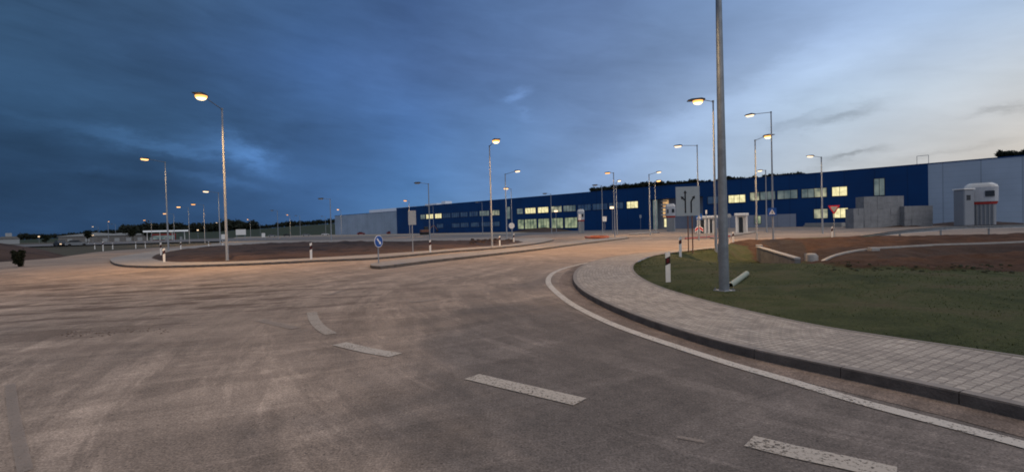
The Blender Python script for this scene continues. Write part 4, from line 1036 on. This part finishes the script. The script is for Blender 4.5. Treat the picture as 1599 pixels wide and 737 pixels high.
DG = [
 (1043.5,441,394,'closest marker post on the grass tip beside the pavement'),
 (1062.5,396.5,370.5,'marker post beyond the closest one, left of the lane sign legs'),
 (1145,379.5,362,'marker post between the closest pole and the headwall'),
 (1299.5,372,354,'marker post beside the give way sign post'),
 (1516.5,352,334,'marker post in front of the large white cabin tower'),
 (486,405,379.5,'marker post alone in the middle of the soil bed front'),
 (672,394,375,'marker post at the soil bed beside the unlit lamp pole'),
 (780.5,384,368.5,'marker post just right of the strong orange lamp'),
 (802.5,379.5,365,'marker post below the white octagonal sign back'),
 (256.5,409,388,'marker post on the near tip of the pavement loop'),
 (251.5,399,379,'marker post directly behind the one on the loop tip'),
 (282.5,390.5,377.5,'marker post at the rear rim of the soil bed'),
 (326,385,378,'distant marker post left of the big orange lamp pole base'),
 (348,383.5,377.5,'distant marker post just behind the big orange lamp pole base'),
 (161,390,377,'distant marker post left of the far road lamp'),
 (148,387.5,380,'furthest left distant marker post'),
 (176,387.5,379.5,'distant marker post right of the far road lamp'),
 (212,386.5,378,'left one of two close distant marker posts'),
 (227,385.5,378,'right one of two close distant marker posts')]
for px, b_, t_, lb in DG: delineator(px, b_, t_, lb, z=.12 if px < 1100 else .06)

# ================================================================== SIGNS
def facing(P): return math.atan2(P.y, P.x)-math.pi/2
# lane sign with arrows
P = G(1078.5, 392, .12); PZ0 = zat(P, 1078, 337); PZ1 = zat(P, 1075, 291.5); k = P.y/F
o = empty('lane_sign', P, 'large grey lane direction board with three black arrows on two posts', 'road sign', rz=facing(P)*.35)
wl, wr = (1057.5-1078.5)*k, (1093.5-1078.5)*k
m_ = MB(); m_.box(wl, wr, -.03, 0, PZ0-P.z, PZ1-P.z, bev=0); m_.build('panel', M['sign_face'], o)
m_ = MB()
for x_ in ((1075.5-1078.5)*k, (1082-1078.5)*k): m_.tube((x_, .04, -.2), (x_, .04, PZ1-P.z-.1), .032, n=8)
m_.build('post', M['rust'], o)
def arrow(mb, pts, wd, y0, y1, head):
    for a, b in zip(pts[:-1], pts[1:]):
        a_, b_ = Vector((a[0], a[1])), Vector((b[0], b[1])); d_ = (b_-a_).normalized(); n_ = Vector((-d_.y, d_.x))*wd/2
        mb.prism([tuple(a_-n_), tuple(b_-n_), tuple(b_+n_), tuple(a_+n_)], 'y', y0, y1)
    d_ = (Vector(pts[-1])-Vector(pts[-2])).normalized(); n_ = Vector((-d_.y, d_.x)); e_ = Vector(pts[-1])
    mb.prism([tuple(e_-n_*head*.6), tuple(e_+d_*head), tuple(e_+n_*head*.6)], 'y', y0-.002, y1)
def sp(px, py): return ((px-1078.5)*k, zat(P, 1078, py)-P.z)
for i, pts in enumerate(([sp(1071.7,332.5), sp(1071.7,301.5)], [sp(1071.7,313), sp(1068,309.5)], [sp(1080.5,332.5), sp(1080.5,314.5), sp(1083.8,309.5)])):
    m_ = MB(); arrow(m_, pts, .075, -.038-.002*i, -.031, .16); m_.build('arrow', M['black'], o)
# blue keep-right sign
P = G(592, 411, .14); zc = zat(P, 590, 377)-P.z; k = P.y/F
o = empty('keep_right_sign', P, 'round blue sign with white arrow pointing down on the median tip', 'road sign', rz=facing(P)+R(48))
m_ = MB(); m_.tube((0,.03,-.1), (0,.03,zc+.2), .028, n=8); m_.build('post', M['galv_far'], o)
m_ = MB(); m_.tube((0,0,zc), (0,-.02,zc), .29, n=32); m_.build('sign_rim', M['sign_white'], o)
m_ = MB(); m_.tube((0,-.021,zc), (0,-.026,zc), .265, n=32); m_.build('sign_face', M['sign_blue'], o)
m_ = MB(); arrow(m_, [(-.13, zc+.14), (.05, zc-.05)], .075, -.032, -.027, .15); m_.build('arrow', M['sign_white'], o)
# pedestrian crossing signs
def ped(P, zc, s, label, rz, post=True):
    o = empty('crossing_sign', P, label, 'road sign', 'pedestrian crossing signs', rz)
    m2 = MB(); m2.box(-s/2, s/2, -.02, 0, zc-s/2, zc+s/2); m2.build('panel', M['sign_blue'], o)
    m2 = MB(); m2.prism([(-s*.36, zc-s*.32), (s*.36, zc-s*.32), (0, zc+s*.36)], 'y', -.026, -.021); m2.build('triangle', M['sign_white'], o)
    m2 = MB(); c = zc-.02   # walking figure
    m2.tube((0, -.030, c+s*.14), (0, -.0265, c+s*.14), s*.045, n=10)
    for a, b in (((0, .10), (0, -.06)), ((0, -.05), (-.09, -.24)), ((0, -.05), (.09, -.24)), ((0, .07), (.09, -.02)), ((0, .07), (-.08, .0))):
        a_, b_ = Vector(a)*s, Vector(b)*s; d_ = (b_-a_).normalized(); n_ = Vector((-d_.y, d_.x))*s*.022
        q = [a_-n_, b_-n_, b_+n_, a_+n_]; m2.prism([(v.x, v.y+c) for v in q], 'y', -.030, -.0265)
    m2.build('pictogram', M['black'], o)
    if post: m2 = MB(); m2.tube((0,.035,-.15), (0,.035,zc+s/2), .03, n=8); m2.build('post', M['galv_far'], o)
P = G(1092, 374, .0); ped(P, zat(P, 1092, 338.5), .58, 'blue pedestrian crossing sign above the red chevron', facing(P))
P = G(1206.5, 375.5, .12); Pq = P*.994; ped(Vector((Pq.x, Pq.y, 0)), zat(P, 1203, 331), .62, 'blue pedestrian crossing sign fixed to the slender dark lamp pole', facing(P), post=False)
P = G(1092, 374, 0)*.995; P.z = 0; zc = zat(P, 1093, 358)
o = empty('chevron_sign', P, 'red and white chevron board pointing up on the gate island', 'road sign', rz=facing(P))
m_ = MB(); s = .38; m_.prism([(-s, zc-.30), (0, zc+.02), (s, zc-.30), (s, zc+.10), (0, zc+.42), (-s, zc+.10)], 'y', -.02, 0); m_.build('panel', M['sign_white'], o)
m_ = MB(); m_.prism([(-s*.95, zc-.22), (0, zc+.10), (s*.95, zc-.22), (s*.95, zc-.0), (0, zc+.32), (-s*.95, zc-.0)], 'y', -.027, -.021); m_.build('stripe', M['sign_red'], o)
# give way sign
P = G(1303, 371.5, .05); zc = zat(P, 1300, 326)-P.z
o = empty('give_way_sign', P, 'red and white give way triangle facing the far road', 'road sign', rz=facing(P))
s = .46; tri = lambda q, dz=0: [(-q, zc+q*.62+dz), (q, zc+q*.62+dz), (0, zc-q*1.1+dz)]
m_ = MB(); m_.prism(tri(s), 'y', -.02, 0); m_.build('sign_rim', M['sign_red'], o)
m_ = MB(); m_.prism(tri(s*.64), 'y', -.028, -.021); m_.build('sign_face', M['sign_grey'], o)
m_ = MB(); m_.tube((0,.03,-.2), (0,.03,zc+.2), .03, n=8); m_.build('post', M['galv_far'], o)
# sign backs
def signback(px, pyb, pyc, wd, h, label, shape='rect', z=.1, m='sign_grey', pyt=None):
    P = G(px, pyb, z); zc = zat(P, px, pyc)-P.z
    o = empty('road_sign', P, label, 'road sign', 'sign backs around the junction', facing(P)+R(12))
    m2 = MB()
    if shape == 'rect': m2.box(-wd/2, wd/2, -.03, -.005, zc-h/2, zc+h/2)
    else: m2.prism([(math.cos(R(22.5+45*i))*wd/2, zc+math.sin(R(22.5+45*i))*wd/2) for i in range(8)] if shape == 'oct' else [(math.cos(R(20*i))*wd/2, zc+math.sin(R(20*i))*wd/2) for i in range(18)], 'y', -.03, -.005)
    m2.build('panel', M[m], o)
    m2 = MB(); m2.tube((0,.03,-.15), (0,.03,zc+h/2), .035, n=8); m2.build('post', M['galv_far'], o)
    m2 = MB(); m2.box(-wd*.3, wd*.3, -.004, .004, zc-.10, zc-.06); m2.box(-wd*.3, wd*.3, -.004, .004, zc+.08, zc+.12); m2.build('bracket', M['galv'], o)
signback(645, 394.5, 340, .55, 1.0, 'tall grey sign back before the corner of the blue wall')
signback(799.5, 378, 352.5, .68, .6, 'white octagonal sign back at the narrow end of the soil bed', 'oct', m='white')
signback(944.5, 365, 342, .75, .9, 'square pale sign back on a post before the blue wall', m='white')
signback(906, 367.5, 339, .42, 1.0, 'pale sign back on a post in front of the small cabin tower', m='white')
signback(1000.5, 358.5, 338, .6, .9, 'small light blue sign beside the entrance bay', m='white_wall')
signback(1103.5, 371, 331, .16, .4, 'thin white marker pole standing right of the chevron', m='white')
signback(1139, 363, 337, .65, .7, 'grey diamond sign back just right of the closest pole', 'oct')
# advertising boards far left
def board(px0, px1, y0, y1, pyb, label):
    P = G((px0+px1)/2, pyb, 0); k = P.y/F; wd = (px1-px0)*k; z0_, z1_ = zat(P, px0, y1), zat(P, px0, y0)
    o = empty('advertising_board', P, label, 'board', 'white boards beyond the soil bed', facing(P))
    m2 = MB(); m2.box(-wd/2, wd/2, -.1, 0, z0_, z1_); m2.build('panel', M['white'], o)
    for s_ in (-1, 1): m2 = MB(); m2.box(s_*wd*.4-.07, s_*wd*.4+.07, .003, .12, -.1, z1_-.2); m2.build('post', M['galv_far'], o)
board(369.5, 383.5, 358.5, 367.0, 374.5, 'large blank white board beyond the soil bed')
board(346, 351.5, 366, 373.5, 376, 'small blank board beside the big orange lamp pole')
board(409, 414, 364, 370.5, 374.3, 'small blank white board left of the distant unlit pole')

# ================================================================== NEAR OBJECTS: pipe, headwall, channel, guard rail
A_ = G(1140, 446, .17); B_ = G(1166, 427, .23)
m_ = MB(); n = 20
d_ = (B_-A_).normalized()
m_.tube(A_, B_, .072, .072, n, caps=False); m_.tube(A_, B_, .062, .062, n, caps=False)
for q in (A_, B_):
    a = d_.orthogonal().normalized(); b = d_.cross(a)
    vs = [q+(a*math.cos(2*math.pi*i/n)+b*math.sin(2*math.pi*i/n))*r for r in (.072, .062) for i in range(n)]
    m_.add(vs, [[i,(i+1)%n,n+(i+1)%n,n+i] for i in range(n)])
tag(m_.build('drain_pipe', M['pvc']), 'pale green plastic pipe lying on the grass at the closest pole', 'pipe')

Ld = (HW1-HW0); L = Vector((Ld.x, Ld.y, 0)).length; rz = math.atan2(Ld.y, Ld.x)
o = empty('culvert_headwall', (HW0.x, HW0.y, 0), 'grey concrete culvert wall with pale coping sunk in the grass', 'concrete wall', rz=rz)
def tilt(mb, t0=.15, t1=.02):
    mb.v = [(x, y, z+(t0+(t1-t0)*max(0, min(1, x/L)))) for x, y, z in mb.v]; return mb
for k in range(2):
    a, b = L*k/2+.01, L*(k+1)/2-.01
    tilt(MB().box(a, b, -.10, .10, -1.1, -.06)).build('wall_panel', M['headwall'], o)
tilt(MB().box(-.1, L+.08, -.14, .14, -.058, .0, bev=.01)).build('coping', M['concrete'], o)
tilt(MB().box(-.1, .3, -.14, .2, .002, .10, bev=.02)).build('end_stone', M['concrete'], o)
tilt(MB().box(L+.012, L+.16, -.12, .12, -.9, -.062, bev=.01)).build('end_post', M['headwall'], o)
tilt(MB().box(L+.17, L+.85, -.28, .22, -.85, -.48, bev=.03)).build('footing', M['concrete'], o)

chan = [(1259,401),(1263,399),(1275,397.2),(1300,394.8),(1330,393),(1362,391.3),(1450,388),(1530,385.5),(1620,383),(1800,379)]
cc = curve([G(x, y, -.22) for x, y in chan], 160); nn = normals(cc)
zt = verge_z(cc[:, 0], cc[:, 1]); zt = smooth(np.c_[zt, zt], 40)[:, 0]; zt[:14] = np.maximum(zt[:14], np.linspace(-.14, zt[13], 14))
mb = MB(); hs = .09
wv = np.full((160, 1), .08)
for i in range(159):
    pa = [cc[i]-nn[i]*wv[i], cc[i+1]-nn[i+1]*wv[i+1], cc[i+1]+nn[i+1]*wv[i+1], cc[i]+nn[i]*wv[i]]
    za = [zt[i], zt[i+1], zt[i+1], zt[i]]
    vs = [(p[0], p[1], z-.5) for p, z in zip(pa, za)]+[(p[0], p[1], z+hs) for p, z in zip(pa, za)]
    f = [[4,5,6,7],[0,1,5,4],[3,7,6,2]]
    if i == 0: f.append([0,4,7,3])
    mb.add(vs, f)
tag(mb.build('drainage_kerb', M['concrete'], fix=False), 'pale concrete edging strip curving along the ditch', 'edging')
e = G(1267, 404, -.30)
m_ = MB(); pts = []; arcN = 14
for i in range(arcN+1):
    t = math.pi*(.5+i/arcN); pts.append((math.cos(t)*.24-.0, math.sin(t)*.24))
pts = pts+[(.26, -.24), (.26, .24)]
m_.lathe([(.24,-.5),(.25,.08),(.235,.15),(.19,.19),(.10,.20)], 24); m_.box(0, .3, -.12, .12, -.5, .10, bev=.03)
wg = m_.build('channel_end', M['concrete']); wg.location = (e.x, e.y, -.22); tag(wg, 'rounded pale concrete end of the ditch edging', 'concrete block')
e = G(1364, 391.5, -.2)
m_ = MB(); m_.box(-.25, .25, -.2, .2, -.4, .14, bev=.03)
wg = m_.build('inlet_block', M['concrete']); wg.location = (e.x, e.y, float(verge_z(np.array([e.x]), np.array([e.y]))[0])+.05); tag(wg, 'small concrete inlet block set on the ditch edging', 'concrete block')

# guard rail
gr_top = [(1322,368.5),(1345,366.5),(1380,363.2),(1403,359.5),(1447,355.2),(1490,352.7),(1530,351.4),(1574,350.4),(1620,349.4),(1760,345)]
gP = [G(x, y+14.5 if x > 1440 else y+12, 0) for x, y in gr_top]
base_curve = curve([G(1322,371,0), G(1380,370.5,0), G(1450,369,0), G(1490,367.3,0), G(1574,366,0), G(1660,364,0), G(1800,361,0)], 120)
s_ = arclen(base_curve); nb_ = normals(base_curve)
o = empty('guard_rail', (base_curve[0][0], base_curve[0][1], 0), 'galvanised steel guard rail rising from the bank beside the far road', 'guard rail')
ox, oy = base_curve[0]
topz = np.interp(s_, [0, 3.2, 4.5, 7, 11, 200], [-.02, .48, .62, .76, .86, .90])
mb = MB(); prof = [(-.04, 0), (.02, -.06), (-.02, -.11), (-.02, -.17), (.02, -.22), (-.04, -.30)]
for i in range(119):
    for (d0, z0), (d1, z1) in zip(prof[:-1], prof[1:]):
        a0 = base_curve[i]+nb_[i]*d0; a1 = base_curve[i+1]+nb_[i+1]*d0; b0 = base_curve[i]+nb_[i]*d1; b1 = base_curve[i+1]+nb_[i+1]*d1
        mb.add([(a0[0]-ox, a0[1]-oy, topz[i]+z0), (a1[0]-ox, a1[1]-oy, topz[i+1]+z0), (b1[0]-ox, b1[1]-oy, topz[i+1]+z1), (b0[0]-ox, b0[1]-oy, topz[i]+z1)], [[0,1,2,3]], 0, True)
mb.build('rail_beam', M['galv'], o, fix=False)
for dist_ in np.arange(4.0, s_[-1], 4.0):
    x, y = np.interp(dist_, s_, base_curve[:, 0]), np.interp(dist_, s_, base_curve[:, 1]); tz_ = np.interp(dist_, s_, topz)
    MB().box(x-ox-.06, x-ox+.06, y-oy+.06, y-oy+.14, -.4, tz_-.03).build('post', M['galv'], o)

# orange hose strip on the lot
c = curve([G(x, y, .0) for x, y in [(914,372.2),(925,373.2),(944,373.0),(950,371.4),(938,370.9),(922,371.2)]], 60)
mb = MB()
for i in range(59): mb.tube((c[i][0], c[i][1], .16), (c[i+1][0], c[i+1][1], .16), .12, n=6)
tag(mb.build('cable_duct', M['orange'], fix=False), 'loose loop of orange corrugated duct on the dusty junction', 'duct')
c = curve([G(x, y, .0) for x, y in [(1070,374.3),(1095,372.4),(1118,370.8),(1140,370.2)]], 40)
mb = MB()
for i in range(39): mb.tube((c[i][0], c[i][1], .12), (c[i+1][0], c[i+1][1], .12), .06, n=6)
tag(mb.build('cable_duct', M['red_paint'], fix=False), 'straight length of reddish duct lying behind the lane sign', 'duct')

# ================================================================== VEHICLES
def car(px, pyb, label, paint_, lights=False, rz=None, dist=None):
    P = G(px, pyb, -.05)
    if dist: P = Vector((P.x, P.y, 0)).normalized()*dist; P.z = -.05
    o = empty('parked_car', P, label, 'car', 'cars parked along the warehouse', (facing(P)+math.pi/2*0+(rz or 0)))
    pr = [(-2.1,.35),(-2.15,.75),(-1.95,.92),(-1.2,.98),(1.15,.95),(1.95,.80),(2.15,.6),(2.1,.32),(1.75,.28),(-1.7,.28)]
    m2 = MB(); m2.prism(pr, 'y', -.85, .85); b = m2.build('body', paint_, o)
    m2 = MB(); m2.prism([(-1.75,.96),(-1.25,1.42),(.25,1.45),(1.05,.97)], 'y', -.72, .72); m2.build('cabin', M['glass_dark'], o)
    m2 = MB(); m2.prism([(-1.3,1.41),(-1.15,1.49),(.15,1.5),(.32,1.44)], 'y', -.70, .70); m2.build('roof', paint_, o)
    for x in (-1.3, 1.35):
        for y in (-.88, .72):
            m2 = MB(); m2.tube((x, y, .32), (x, y+.16, .32), .32, n=14); m2.build('wheel', M['rubber'], o)
    for y in (-.6, .6):
        m2 = MB(); m2.box(2.06, 2.18, y-.16, y+.16, .58, .72); m2.build('headlight', M['lens_cool'] if lights else M['sign_white'], o)
cr = mat('car_red', (.20,.018,.018), .35); cw = mat('car_white', (.55,.57,.6), .35); cd = mat('car_dark', (.02,.022,.028), .35); cs = mat('car_silver', (.22,.24,.26), .35, .4); cb = mat('car_blue', (.02,.04,.12), .35)
for a in [(564,366.5,'dark red car parked at the pale warehouse end',cr),(595,365.5,'black car parked near the corner of pale and blue wall',cd),(508,367.5,'white car parked left of the pale warehouse end',cw),
          (478,368.5,'silver car parked below the green hillside',cs),(448,369,'dark car parked beneath the orange hillside lamp',cd),(425,369.8,'silver car parked before the hillside, near the small board',cs),(610,365.4,'red car partly behind the keep right sign',cr)]:
    car(*a)
for px, pyb, lb, pt in [(652,364.5,'dark car parked under the first lit windows',cd),(664,364.2,'blue car parked under the yellow-lit window',cb),(677,364,'silver car parked before the blue wall by an unlit pole',cs),(700,363,'dark car furthest along the blue wall row',cd)]:
    car(px, pyb, lb, pt)
car(120, 384.5, 'silver car seen beyond the bank on the left road', cs)
car(95, 385.2, 'car driving towards the junction with its headlights on', cd, lights=True, rz=R(-75))
# truck near the entrance
P = G(1035, 356, 0)
o = empty('flatbed_truck', P, 'grey flatbed truck standing before the lit entrance', 'truck', rz=facing(P)+R(10))
MB().box(-3.4, 1.4, -1.1, 1.1, 1.0, 1.25).build('bed', M['sign_grey'], o); MB().box(-3.4, 1.35, -1.05, 1.05, 1.253, 2.2, bev=.05).build('load', M['concrete_dark'], o)
MB().prism([(1.5,.6),(3.3,.6),(3.4,1.5),(3.0,2.6),(1.5,2.7)], 'y', -1.05, 1.05).build('cab', cs, o)
MB().prism([(2.3,1.6),(3.1,1.6),(2.85,2.35),(2.3,2.4)], 'y', -1.07, 1.07).build('window', M['glass_dark'], o)
for x in (-2.5, -1.4, 2.5):
    for y in (-1.08, .78): m2 = MB(); m2.tube((x, y, .5), (x, y+.3, .5), .5, n=16); m2.build('wheel', M['rubber'], o)
# excavator / machinery behind
def digger(px, pyb, label, rz, m='orange'):
    P = G(px, pyb, 0); o = empty('excavator', P, label, 'excavator', None, rz=facing(P)+rz)
    for y in (-1.1, .6): MB().prism([(-1.7,.2),(-1.4,0),(1.4,0),(1.7,.2),(1.7,.6),(1.4,.8),(-1.4,.8),(-1.7,.6)], 'y', y, y+.5).build('track', M['rubber'], o)
    MB().box(-1.6, 1.1, -1.1, 1.1, .9, 1.7, bev=.08).build('body', M[m], o)
    MB().box(-.1, 1.2, .1, 1.05, 1.72, 2.8, bev=.06).build('cab', M['glass_dark'], o)
    b = MB(); b.tube((1.0, -.3, 1.5), (3.0, -.3, 3.2), .16, .13, 8); b.tube((3.0, -.3, 3.2), (4.2, -.3, 1.6), .13, .1, 8); b.build('boom', M[m], o)
    MB().prism([(3.9,1.6),(4.5,1.7),(4.4,1.0),(3.9,.9)], 'y', -.7, .1).build('bucket', M['rubber'], o)
digger(1064, 354, 'dark excavator parked behind the lane sign', R(30), 'concrete_dark')
digger(1583, 345.5, 'dark excavator beside the large white cabin tower', R(160), 'rust')
digger(664, 366.5, 'brown excavator at work near the corner of the blue wall', R(15), 'rust')

# ================================================================== FAR LEFT BUILDINGS
def far_at(px, dist): d = ray(px, 380); h = Vector((d.x, d.y, 0)).length; return Vector((d.x/h*dist, d.y/h*dist, -.3)), d
P, _ = far_at(260, 300); k = 300/F*1.13
o = empty('petrol_station', P, 'distant petrol station with bright white canopy and red fascia', 'petrol station', rz=facing(P))
MB().box(-9, 9, -4, 4, 4.3, 5.0).build('canopy', mat('canopy_lit', (.6,.62,.64), .5, emit=(.75,.8,.85), estr=.25), o)
for x in (-7.5, -2.5, 2.5, 7.5): MB().box(x-.2, x+.2, -.3, .3, 0, 4.29).build('column', M['white'], o)
MB().box(-6, 4, 6, 12, 0, 3.4).build('shop', M['red_paint'], o); MB().box(-5.5, 3.5, 5.9, 5.99, .6, 2.6).build('window', M['win_grey'], o)
for i, x in enumerate((-6, 0, 6)): MB().box(x-.5, x+.5, -.4, .4, 0, 1.8, bev=.06).build('pump', M['sign_grey'], o)
def shed(px, dist, wd, h, label, m, roofm, group=None):
    P, _ = far_at(px, dist); o = empty('shed', P, label, 'shed', group, rz=facing(P))
    MB().box(-wd/2, wd/2, -6, 6, 0, h).build('wall', M[m], o)
    MB().prism([(-wd/2-.4, h+.003), (wd/2+.4, h+.003), (wd/2+.4, h+.2), (0, h+wd*.05+.3), (-wd/2-.4, h+.2)], 'y', -6.4, 6.4).build('roof', M[roofm], o)
    for x in np.linspace(-wd*.35, wd*.35, 4): MB().box(x-1, x+1, -6.08, -6.003, .2, h*.6).build('door', M['sign_grey'], o)
shed(150, 380, 32, 3.4, 'long low white shed on the far side of the field', 'concrete_dark', 'sign_grey')
shed(192, 330, 20, 3.2, 'low pale shed between the far lamp and the dark trees', 'concrete_dark', 'sign_grey')
P, _ = far_at(14, 420); o = empty('chapel', P, 'small white building with a stubby tower on the horizon', 'building', rz=facing(P))
MB().box(-4.5, 4.5, -4, 4, 0, 3.0).build('wall', M['sign_grey'], o); MB().prism([(-4.8,3.003),(4.8,3.003),(3,4.4),(-3,4.4)], 'y', -4.4, 4.4).build('roof', M['concrete_dark'], o)
MB().box(-1.4, 1.4, -1.4, 1.4, 4.403, 6.4).build('tower', M['sign_grey'], o)
